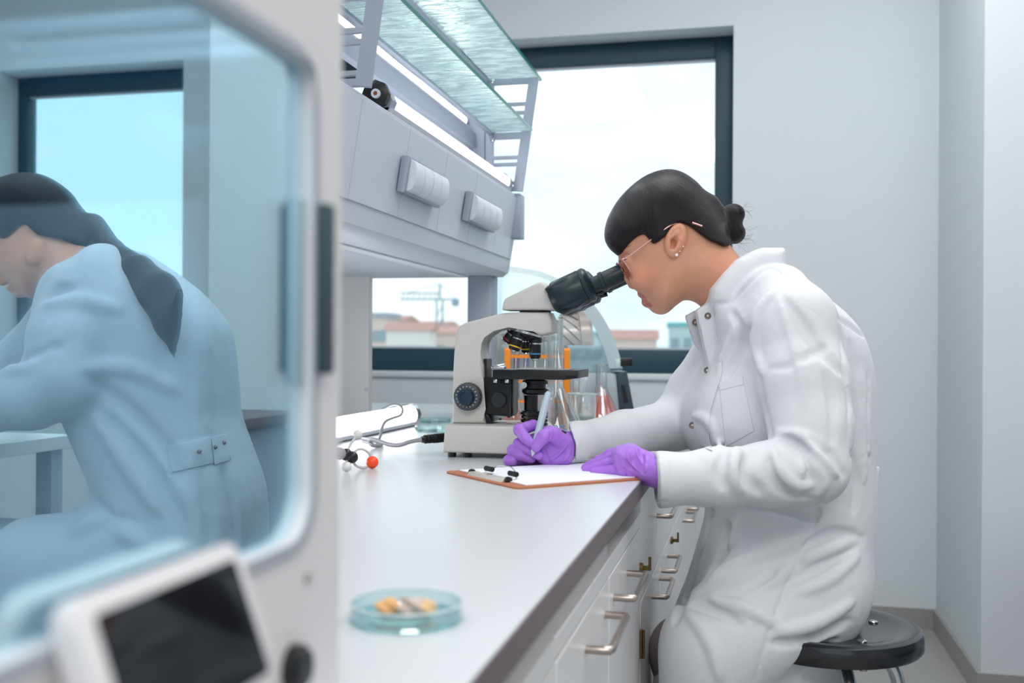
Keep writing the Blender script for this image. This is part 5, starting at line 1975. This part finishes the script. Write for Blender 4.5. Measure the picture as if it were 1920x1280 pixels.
# ------------------------------------------------------------------ lab coat
fc = Field.uniform((.085, -.735, 1.555), (.735, .205, 2.195), .0042)
torso = [(1330, 580), (1350, 560), (1400, 520), (1470, 508), (1520, 543), (1562, 570), (1600, 608), (1622, 652), (1634, 712), (1637, 780), (1636, 870), (1637, 940), (1634, 1000), (1622, 1060), (1603, 1120), (1585, 1170), (1566, 1215), (1572, 1260), (1582, 1310), (1585, 1365), (1190, 1365), (1205, 1310), (1222, 1270), (1242, 1222), (1262, 1168), (1278, 1120), (1292, 1085), (1312, 1020), (1326, 960), (1318, 900), (1300, 850), (1280, 810), (1276, 780), (1286, 740), (1302, 708), (1318, 680), (1326, 640), (1322, 604)]
fc.outline([loc3(x, y, PW + .05 - .11 * min(max((x - 1380) / 120, 0), 1))[:2] for x, y in spline2(torso)], PW, .105, .065)
# lap: thighs under the skirt
fc.chain([J(1520, 1105, 1.85, .100), J(1400, 1175, 1.80, .088), J(1334, 1216, 1.79, .078), J(1318, 1370, 1.80, .082)], .05)
fc.chain([J(1500, 1105, 2.05, .095), J(1360, 1178, 2.06, .074), J(1340, 1360, 2.06, .076)], .05)
# near sleeve
near_arm = [J(1455, 560, 1.845, .062), J(1487, 610, 1.800, .072), J(1507, 715, 1.760, .073), J(1520, 800, 1.730, .066), J(1520, 872, 1.705, .061)]
fc.chain(near_arm, .022)
fc.chain([J(1520, 876, 1.705, .058), J(1440, 889, 1.685, .0495), J(1340, 895, 1.668, .0445), J(1236, 899, 1.650, .0405), J(1205, 900, 1.645, .0400)], .02)
# far sleeve
fc.chain([J(1400, 590, 2.10, .060), J(1302, 735, 2.095, .052), J(1264, 795, 2.075, .050), J(1170, 812, 1.975, .041), J(1082, 831, 1.882, .0365), J(1050, 836, 1.85, .036)], .018)
# collar
collar = [(1331, 563), (1331, 543), (1351, 515), (1380, 487), (1424, 465), (1470, 465), (1473, 512), (1440, 545), (1385, 605), (1345, 610)]
fc.outline([loc3(x, y, PW - .05)[:2] for x, y in collar], PW, .028, .056, .006)
# front facings
fc.slab([loc3(x, y, 1.965)[:2] for x, y in ((1284, 592), (1308, 579), (1332, 640), (1328, 680), (1300, 642))], 1.965, .010, .006)
fc.slab([loc3(x, y, 1.925)[:2] for x, y in ((1303, 582), (1334, 563), (1375, 600), (1350, 700), (1328, 692))], 1.925, .016, .010)
fc.put((-1, -1.2, 1.5), (1, -.235, 2.3), lambda u, v, w: (u * math.cos(TH) - w * math.sin(TH) + .183) + 0 * v, .01, 'cut')
# sleeve ends cut square and hollowed
fc.slab([loc3(x, y, 1.65)[:2] for x, y in ((1140, 840), (1228, 843), (1233, 955), (1140, 965))], 1.65, .075, 0, 'cut')
fc.slab([loc3(x, y, 1.87)[:2] for x, y in ((980, 775), (1062, 785), (1077, 830), (1074, 885), (980, 890))], 1.87, .06, .003, 'cut')

G, Rg = 'groove', 'ridge'
FOLDS = [
    # elbow
    (Rg, .010, .007, .010, [(1456, 812), (1497, 815), (1528, 838), (1548, 868), (1568, 890)]),
    (G, .007, .009, .008, [(1452, 826), (1486, 836), (1506, 862), (1520, 905)]),
    (Rg, .009, .006, .010, [(1446, 838), (1458, 876), (1486, 908), (1520, 910)]),
    (G, .007, .008, .008, [(1520, 818), (1556, 850), (1584, 892)]),
    (G, .006, .007, .007, [(1470, 820), (1494, 829), (1516, 850)]),
    (Rg, .008, .004, .010, [(1528, 870), (1545, 900), (1528, 928)]),
    (G, .007, .006, .009, [(1438, 858), (1450, 898), (1480, 928), (1516, 934)]),
    (Rg, .007, .004, .009, [(1490, 850), (1500, 872), (1502, 892)]),
    # upper sleeve
    (G, .010, .007, .014, [(1468, 560), (1504, 606), (1540, 655), (1584, 700)]),
    (Rg, .010, .005, .014, [(1452, 548), (1424, 590), (1420, 650), (1432, 700)]),
    (G, .007, .003, .010, [(1445, 690), (1480, 684), (1520, 664), (1550, 650)]),
    (Rg, .008, .003, .010, [(1460, 560), (1480, 620), (1500, 690), (1508, 760)]),
    (G, .007, .004, .010, [(1548, 700), (1562, 760), (1560, 830)]),
    (G, .005, .005, .005, [(1568, 596), (1578, 650), (1585, 705), (1592, 762), (1590, 820)]),
    # chest
    (G, .009, .009, .012, [(1406, 612), (1384, 662), (1358, 708)]),
    (Rg, .008, .004, .010, [(1392, 598), (1366, 648), (1348, 696)]),
    (G, .008, .008, .010, [(1370, 585), (1390, 618), (1404, 662)]),
    (G, .006, .006, .006, [(1340, 572), (1372, 563), (1408, 524), (1440, 501), (1474, 520)]),
    (G, .008, .006, .010, [(1420, 700), (1432, 760), (1446, 820)]),
    (Rg, .009, .004, .010, [(1300, 780), (1330, 790), (1350, 838)]),
    # back
    (G, .007, .006, .007, [(1572, 596), (1596, 610), (1620, 630)]),
    (G, .008, .004, .012, [(1596, 640), (1610, 690), (1618, 760)]),
    (G, .008, .004, .012, [(1596, 850), (1608, 900), (1602, 960)]),
    (Rg, .009, .004, .012, [(1612, 700), (1622, 800), (1618, 900)]),
    (G, .006, .004, .006, [(1628, 700), (1632, 800), (1630, 870)]),
    # forearm
    (Rg, .011, .005, .014, [(1384, 842), (1370, 880), (1386, 918)]),
    (G, .009, .005, .012, [(1358, 848), (1350, 885), (1360, 916)]),
    (G, .010, .006, .012, [(1410, 846), (1400, 890), (1424, 924)]),
    # skirt
    (G, .006, .009, .006, [(1392, 951), (1473, 959), (1528, 971), (1540, 930)]),
    (G, .005, .005, .005, [(1540, 930), (1519, 1007), (1488, 1073), (1465, 1127), (1442, 1188), (1415, 1278)]),
    (Rg, .012, .007, .016, [(1335, 1086), (1373, 1064), (1427, 1041), (1519, 1005)]),
    (G, .010, .010, .012, [(1512, 1022), (1562, 1001), (1610, 1006)]),
    (G, .010, .010, .012, [(1482, 1092), (1548, 1054), (1620, 1008)]),
    (Rg, .010, .006, .013, [(1506, 1050), (1560, 1026), (1608, 1012)]),
    (Rg, .010, .006, .013, [(1492, 1112), (1550, 1088), (1606, 1044)]),
    (Rg, .010, .006, .013, [(1322, 1120), (1380, 1114), (1450, 1088), (1480, 1062)]),
    (G, .010, .010, .012, [(1296, 1134), (1342, 1144), (1388, 1170)]),
    (Rg, .010, .008, .012, [(1336, 1122), (1396, 1140), (1460, 1174)]),
    (G, .010, .008, .012, [(1346, 1108), (1390, 1102), (1450, 1072)]),
    (G, .010, .010, .012, [(1448, 1206), (1527, 1194), (1592, 1164)]),
    (Rg, .011, .007, .014, [(1462, 1184), (1530, 1166), (1596, 1128)]),
    (G, .016, .016, .016, [(1566, 1204), (1518, 1234), (1486, 1266), (1470, 1300)]),
    (Rg, .010, .006, .014, [(1290, 1150), (1330, 1200), (1350, 1270)]),
    (G, .015, .020, .010, [(1336, 953), (1318, 1022), (1304, 1058), (1297, 1096), (1278, 1130), (1266, 1165)]),
    (G, .012, .008, .014, [(1364, 985), (1354, 1030), (1330, 1072)]),
    (Rg, .008, .004, .010, [(1385, 970), (1378, 1010), (1356, 1050)]),
]
for kind, r_, dep, k_, pts in FOLDS:
    fc.fold(pts, r_, dep, k_ * .65, kind)
fcut = Field(*fc.ax)
fcut.F = fc.F.copy()
fcut.capsule(loc3(1215, 899, 1.65), loc3(1244, 899, 1.651), .033, .033, .002, 'cut')
fcut.capsule(loc3(1050, 835, 1.855), loc3(1092, 830, 1.888), .029, .029, .002, 'cut')
COAT = field_obj('lab_coat', fcut, M_COAT, WOMAN, 1, label='white lab coat')


def patch(name, rows, n, th, par, m, fld=None, mir=None):
    """A sewn-on layer of cloth lying on the coat: rows of (left, right) picture points."""
    L_ = smooth_path([Vector((*r[0], 0)) for r in rows], n) if len(rows) > 2 else [Vector((*rows[0][0], 0)).lerp(Vector((*rows[1][0], 0)), i / n) for i in range(n + 1)]
    R_ = smooth_path([Vector((*r[1], 0)) for r in rows], n) if len(rows) > 2 else [Vector((*rows[0][1], 0)).lerp(Vector((*rows[1][1], 0)), i / n) for i in range(n + 1)]
    bm = new()
    grid = []
    L_ = [L_[0], L_[0].lerp(L_[1], .12)] + L_[1:-1] + [L_[-1].lerp(L_[-2], .12), L_[-1]]
    R_ = [R_[0], R_[0].lerp(R_[1], .12)] + R_[1:-1] + [R_[-1].lerp(R_[-2], .12), R_[-1]]
    ks = [0, .03] + [k / n for k in range(1, n)] + [.97, 1]
    t0, n = th, len(ks) - 1
    for i, (a, b) in enumerate(zip(L_, R_)):
        row = []
        for j, k in enumerate(ks):
            th = -.0006 if i in (0, len(L_) - 1) or j in (0, n) else t0
            p = a.lerp(b, k)
            h = (fld or fc).hit(p.x, p.y)
            if h is None:
                row.append(None)
                continue
            q = 1 - th / h[2]
            v_ = to_world((h[0] * q, h[1] * q, h[2] * q))
            if mir is not None:
                v_.x = 2 * mir - v_.x
            row.append(bm.verts.new(v_))
        grid.append(row)
    for r0, r1 in zip(grid, grid[1:]):
        for k in range(n):
            f = (r0[k], r0[k + 1], r1[k + 1], r1[k])
            if all(f):
                bm.faces.new(f)
    return obj(name, bm, m, par, world=True)


patch('chest_pocket', [((1346, 717), (1393, 704)), ((1360, 838), (1415, 808))], 12, .0022, COAT, M_COAT)
patch('chest_pocket_hem', [((1346, 717), (1393, 704)), ((1348, 732), (1395, 720))], 8, .0030, COAT, M_COAT)
patch('front_placket', [((1308, 588), (1338, 572)), ((1316, 640), (1346, 632)), ((1327, 690), (1354, 692)), ((1315, 727), (1342, 738)), ((1304, 762), (1332, 776)), ((1301, 800), (1330, 815)), ((1313, 836), (1336, 845))], 9, .0040, COAT, M_COAT)
patch('sleeve_hem', [((1230, 860), (1254, 858)), ((1233, 938), (1257, 938))], 10, .0014, COAT, M_COAT)
for x, y in ((1327, 592), (1304, 604), (1326, 694), (1298, 797)):
    h = fc.hit(x, y) or fc.hit(x + 4, y)
    if h is None:
        continue
    c = to_world(h)
    dr_ = (Vector((0, 0, EYE)) - c).normalized()
    c = c + dr_ * .0045
    bm = new(); rings(bm, [(0.0022, .0016), (.0055, .0018), (.0062, .0), (.0055, -.002), (0, -.002)], 18, axis_mat(c, dr_), (False, False)); obj('snap_button', bm, M_SNAP, COAT, world=True)
    bm = new(); ball(bm, c + dr_ * .0008, .0022, 10); obj('snap_stud', bm, M_SOCK, COAT, world=True)
bm = new(); prism(bm, [at(x, y, PW - .075) for x, y in ((1632, 880), (1650, 876), (1642, 934), (1630, 934))], E_W * .15, .002); obj('back_strap', bm, M_COAT, COAT, world=True)

# trousers and shoes
ft = Field.uniform((.18, -1.0, 1.62), (.72, -.35, 2.2), .009)
for w_, kx in ((1.86, 0), (2.05, -25)):
    ft.chain([J(1520, 1105, w_, .092), J(1312 + kx, 1222, w_ - .05, .066), J(1330 + kx, 1420, w_ - .03, .058), J(1358 + kx, 1590, w_ - .02, .050)], .03)
field_obj('trousers', ft, pbr('trousers_blue_grey', (134, 126, 124), .85), WOMAN, 1)
for w_, kx in ((1.86, 0), (2.05, -25)):
    fs = Field.uniform((.10, -1.06, w_ - .10), (.56, -.86, w_ + .08), .006)
    a, b = loc3(1362 + kx, 1640, w_ - .02), loc3(1235 + kx, 1650, w_ - .02)
    fs.chain([(a[0], -.985, a[2], .040), ((a[0] + b[0]) / 2, -.995, a[2], .040), (b[0], -1.005, b[2], .036)], .01)
    fs.put((0, -1.3, 0), (1, -1.047, 3), lambda u, v, w: (v + 1.047) + 0 * u + 0 * w, 0, 'cut')
    field_obj('shoe', fs, pbr('shoe_dark', (40, 38, 40), .4), WOMAN, 1)

# ------------------------------------------------------------------ gloves
def wrinkle(f, lst, r=.0016, dep=.0012):
    for kind, pts in lst:
        f.fold(pts, r, dep, .0025, kind)


# writing hand
fg = Field.uniform((-.022, -.225, 1.755), (.112, -.128, 1.915), .0014)
pal = [(1006, 806), (1024, 800), (1050, 803), (1068, 815), (1076, 838), (1071, 866), (1040, 872), (1010, 866), (1000, 840)]
fg.outline(flat_poly(pal, 1.848), 1.848, .016, .010, .004)
fg.chain([J(1000, 797, 1.872, .0105), J(974, 806, 1.838, .0108), J(984, 820, 1.822, .0095), J(995, 830, 1.812, .0080)], .003)           # index
fg.chain([J(1005, 822, 1.876, .0105), J(972, 832, 1.842, .0100), J(990, 842, 1.826, .0090), J(1010, 853, 1.812, .0082)], .003)          # middle
fg.chain([J(1008, 846, 1.876, .0105), J(962, 844, 1.848, .0108), J(976, 853, 1.835, .0095), J(996, 860, 1.832, .0085)], .003)           # ring
fg.chain([J(1014, 862, 1.870, .0100), J(985, 862, 1.860, .0090), J(954, 863, 1.850, .0098), J(962, 864, 1.842, .0090)], .003)           # little
fg.chain([J(1056, 830, 1.832, .0165), J(1034, 812, 1.812, .0125), J(1019, 818, 1.802, .0110), J(1005, 838, 1.800, .0088)], .005)        # thumb
fg.chain([J(1050, 836, 1.846, .024), J(1082, 834, 1.880, .0265)], .006)
wrinkle(fg, [('groove', [(1031, 808), (1033, 818), (1030, 826)]), ('groove', [(1037, 806), (1040, 815), (1037, 824)]), ('ridge', [(1044, 808), (1048, 825), (1060, 838)]),
             ('groove', [(1020, 842), (1026, 856), (1032, 870)]), ('ridge', [(1030, 862), (1046, 852), (1062, 836)]), ('groove', [(1040, 864), (1056, 852), (1066, 836)]),
             ('groove', [(984, 812), (990, 820), (984, 828)]), ('ridge', [(1050, 868), (1064, 856), (1070, 842)]), ('groove', [(985, 792), (990, 800), (992, 808)])], .002, .0016)
field_obj('glove', fg, M_NITRILE, WOMAN, 1, label='purple glove gripping the pen')

# resting hand
fr_ = Field.uniform((.095, -.235, 1.625), (.265, -.135, 1.83), .0015)
pal2 = [(1150, 848), (1170, 836), (1190, 834), (1212, 846), (1230, 858), (1232, 908), (1212, 902), (1180, 894), (1158, 888)]
fr_.chain([J(1232, 884, 1.655, .0265), J(1205, 876, 1.690, .0265)], .006)
fr_.outline(flat_poly([(x, y) for x, y in pal2], 1.700), 1.706, .018, .022, .008)
fr_.chain([J(1180, 847, 1.752, .0115), J(1146, 851, 1.772, .0098), J(1122, 864, 1.782, .0088), J(1102, 874, 1.785, .0078)], .003)    # index
fr_.chain([J(1176, 852, 1.730, .0118), J(1142, 860, 1.752, .0100), J(1117, 870, 1.762, .0088), J(1098, 877, 1.768, .0078)], .003)    # middle
fr_.chain([J(1172, 862, 1.708, .0114), J(1138, 870, 1.728, .0098), J(1116, 877, 1.738, .0086), J(1100, 880.5, 1.744, .0078)], .003)  # ring
fr_.chain([J(1172, 880, 1.686, .0108), J(1146, 882, 1.703, .0090), J(1128, 884, 1.715, .0082), J(1114, 884, 1.722, .0074)], .003)    # little
fr_.chain([J(1200, 868, 1.745, .015), J(1176, 864, 1.785, .0115), J(1156, 874, 1.800, .009)], .005)                                    # thumb (far side)
wrinkle(fr_, [('ridge', [(1180, 840), (1178, 860), (1192, 880), (1208, 892)]), ('groove', [(1172, 862), (1182, 876), (1200, 890)]), ('ridge', [(1192, 838), (1196, 852), (1206, 870)]),
              ('groove', [(1166, 876), (1172, 884), (1176, 892)]), ('groove', [(1200, 842), (1204, 856), (1212, 872)]), ('ridge', [(1212, 850), (1212, 866), (1210, 884)]),
              ('groove', [(1150, 878), (1154, 884), (1158, 888)]), ('ridge', [(1176, 884), (1180, 890), (1184, 896)])], .0025, .0018)
field_obj('glove', fr_, M_NITRILE, WOMAN, 1, label='purple glove resting flat on the paper')
# watch strap at the writing wrist
bm = new(); prism(bm, [at(x, y, 1.822) for x, y in ((1054, 806), (1063, 810), (1059, 815), (1052, 811))], E_W * .01, .0008); obj('watch_strap', bm, M_BLACK, WOMAN, world=True, label='black watch strap edge')

# pen
p0, p1 = at(997.5, 857, 1.806), at(1028.5, 734, 1.842)
t = thing('pen', 'pale grey ballpoint pen held in the purple writing glove', 'pen', p0)
d = p1 - p0; Lp = d.length
q = axis_mat((0, 0, 0), d)
bm = new(); rings(bm, [(.0062, .022), (.0064, .04), (.0066, Lp * .75), (.0056, Lp - .004), (.003, Lp), (0, Lp)], 20, q); obj('barrel', bm, M_PEN, t)
bm = new(); rings(bm, [(.0012, .003), (.0042, .010), (.0060, .0215), (.0062, .022), (0, .022)], 20, q); obj('tip_cone', bm, pbr('pen_tip', (214, 232, 230), .25), t)
bm = new(); rings(bm, [(0, 0), (.0009, .001), (.0012, .004), (0, .004)], 10, q); obj('nib', bm, M_STEEL, t)
bm = new(); tube(bm, [q @ Vector((.0085, 0, Lp - .012)), q @ Vector((.0088, 0, Lp - .045))], .0012, 6, 1); obj('clip', bm, M_STEEL, t)

# ------------------------------------------------------------------ second woman: at the right of the aisle, seen in the mirror-blue door
MIR = HX - 0.0055
GW = 2.05
gp = at(330, 1100, GW); gp.x = 2 * MIR - gp.x; gp.z = 0
W2P = thing('person', 'woman in lab coat with a long ponytail writing, seen reflected in the blue glass door', 'person', gp)
f2 = Field(uneven(-1.12, -.42, -1.10, -.78, .0045, .012), uneven(-1.03, .36, .06, .36, .0045, .012), uneven(1.72, 2.38, GW - .09, GW + .09, .0045, .012))
f2.outline(flat_poly([(-46, 425), (-34, 365), (18, 337), (70, 337), (112, 362), (140, 398), (168, 432), (195, 475), (205, 540), (125, 575), (92, 545), (82, 556), (70, 563), (54, 558), (42, 549), (34, 541), (24, 533), (8, 516), (-16, 486), (-36, 456)], GW), GW, .072, 0)
f2.chain([J(-28, 480, GW, .007), J(-8, 515, GW, .008), J(5, 527, GW, .010)], .012)
for y0, x0 in ((541, 24), (552, 38)):
    f2.ellipsoid(loc3(x0, y0, GW), (.010, .007, .018), .006)
f2.ellipsoid(loc3(66, 470, GW - .073), (.018, .030, .008), .004, rot=-.3)
f2.chain([J(150, 520, GW, .055), J(240, 620, GW, .10), J(310, 800, GW, .10), J(330, 1000, GW, .11)], .04)
f2.chain([J(150, 580, 1.92, .05), J(130, 705, 1.88, .042), J(-40, 765, 1.88, .03), J(-75, 775, 1.88, .022)], .02)
for s in (-1, 1):
    f2.chain([J(330, 1050, GW + s * .09, .09), J(60, 1060, GW + s * .12, .07), J(90, 1300, GW + s * .12, .05), J(100, 1560, GW + s * .12, .04)], .03)
field_obj('body', f2, M_SKIN, W2P, 1, mirror=MIR)
g2 = Field.uniform((-1.12, -.05, GW - .24), (-.60, .37, GW + .1), .004)
g2.outline(flat_poly([(-54, 430), (-42, 365), (2, 336), (50, 323.5), (89, 331), (125, 355), (146, 382), (168, 408), (186, 430), (190, 470), (120, 520), (0, 500)], GW), GW, .082, 0)
g3 = Field(*g2.ax)
g3.slab(flat_poly([(-54, 440), (-45, 360), (2, 330), (50, 318), (90, 326), (126, 350), (150, 380), (172, 405), (192, 432), (186, 470), (140, 455), (104, 448), (80, 428), (62, 440), (40, 455), (10, 440), (-20, 462)], GW), GW, .2)
g2.F = -smin(-g2.F, -g3.F, .006)
g2.chain([J(172, 428, GW, .030), J(208, 474, 1.99, .026), J(258, 512, 1.925, .032), J(298, 548, 1.882, .037), J(330, 602, 1.852, .038), J(346, 655, 1.838, .022), J(349, 682, 1.836, .008)], .012, flat=.7)


def strand2(V):
    return V[:, 2] * 30 + (V[:, 0] - V[:, 1]) * 22


field_obj('hair', g2, M_HAIR, W2P, 1, mirror=MIR, attr=dict(strand=strand2), label='long dark ponytail down her back')
c2 = Field.uniform((-1.14, -.75, 1.76), (-.44, .22, 2.34), .0065)
c2.outline(flat_poly([(78, 566), (100, 535), (130, 505), (172, 463), (214, 459), (262, 486), (310, 520), (352, 558), (394, 618), (408, 720), (414, 785), (434, 845), (458, 912), (467, 970), (465, 1080), (440, 1200), (430, 1400), (60, 1400), (40, 1250), (-20, 1170), (-10, 1100), (40, 1050), (90, 1005), (172, 935), (173, 900), (154, 855), (140, 820), (115, 765), (80, 690), (66, 630)], GW - .07), GW, .11, .075)
c2.chain([J(140, 555, 1.93, .066), J(132, 640, 1.895, .072), J(128, 705, 1.875, .066), J(60, 740, 1.87, .060), J(-40, 764, 1.87, .048), J(-62, 770, 1.87, .046)], .02)
c2.chain([J(140, 560, 2.18, .06), J(60, 660, 2.22, .055), J(-50, 730, 2.2, .045)], .02)
for s in (-1, 1):
    c2.chain([J(330, 1050, GW + s * .09, .10), J(70, 1062, GW + s * .12, .085), J(80, 1300, GW + s * .12, .08)], .04)
for kind, r_, dep, k_, pts in [
    (G, .012, .008, .014, [(165, 705), (230, 760), (310, 840), (340, 900)]), (Rg, .012, .006, .014, [(170, 690), (250, 690), (330, 730)]),
    (G, .012, .008, .014, [(200, 780), (270, 860), (330, 960), (355, 1020)]), (Rg, .012, .006, .014, [(180, 780), (240, 870), (300, 960)]),
    (G, .003, .003, .003, [(312, 836), (395, 818), (402, 870), (330, 884)]), (G, .012, .008, .014, [(90, 560), (115, 545), (140, 552)]),
    (Rg, .012, .006, .014, [(90, 575), (150, 565), (230, 580)]), (G, .010, .006, .012, [(20, 680), (70, 672), (110, 650)]),
    (Rg, .010, .006, .012, [(10, 695), (60, 690), (110, 665)]), (G, .012, .009, .014, [(178, 940), (200, 980), (240, 985)]),
    (Rg, .014, .007, .016, [(140, 1000), (190, 975), (240, 1000), (270, 1020)]), (G, .010, .007, .012, [(380, 860), (390, 940), (398, 1010)]),
    (G, .010, .007, .012, [(420, 870), (438, 940), (446, 1010)])]:
    c2.fold(pts, r_, dep, k_, kind)
CO2 = field_obj('lab_coat', c2, M_COAT_SHADE, W2P, 1, mirror=MIR, label='white lab coat with a back strap')
for x, y in ((374, 846), (404, 838), (420, 830)):
    h = c2.hit(x, y)
    if h:
        q = to_world([v * (1 - .006 / h[2]) for v in h]); q.x = 2 * MIR - q.x
        bm = new(); ball(bm, q, .004, 12); obj('snap_button', bm, M_SNAP, CO2, world=True)
patch('back_strap', [((310, 838), (396, 818)), ((322, 886), (402, 868))], 8, .003, CO2, M_COAT_SHADE, c2, MIR)
patch('strap_loop', [((396, 820), (425, 812)), ((402, 872), (434, 862))], 6, .0045, CO2, M_COAT_SHADE, c2, MIR)
fs = Field.uniform((-1.06, -1.06, 1.78), (-.85, -.9, 2.3), .007)
for s in (-1, 1):
    a = loc3(100, 1600, GW + s * .12)
    fs.chain([(a[0], -1.0, a[2], .045), (a[0] - .11, -1.01, a[2], .038)], .01)
fs.put((-2, -1.3, 0), (1, -1.047, 3), lambda u, v, w: (v + 1.047) + 0 * u + 0 * w, 0, 'cut')
field_obj('shoes', fs, pbr('shoe_dark2', (40, 38, 40), .4), W2P, 1, mirror=MIR)
# glove of the writing hand on the table
fz = Field.uniform((-1.14, -.19, 1.80), (-.98, -.07, 1.94), .003)
fz.chain([J(-62, 772, 1.87, .028), J(-90, 784, 1.87, .026)], .006)
for k in range(4):
    fz.chain([J(-92, 778 + k * 3, 1.845 + k * .017, .011), J(-108, 782 + k * 3, 1.842 + k * .017, .010), J(-116, 794 + k * 2, 1.842 + k * .017, .009)], .003)
fz.chain([J(-85, 786, 1.845, .013), J(-104, 796, 1.832, .010)], .004)
field_obj('glove', fz, M_NITRILE, W2P, 1, mirror=MIR)
sp = at(335, 1120, GW); sp.x = 2 * MIR - sp.x; sp.z = 0
stool(sp, 'black round lab stool under the woman with the ponytail', 0.52)
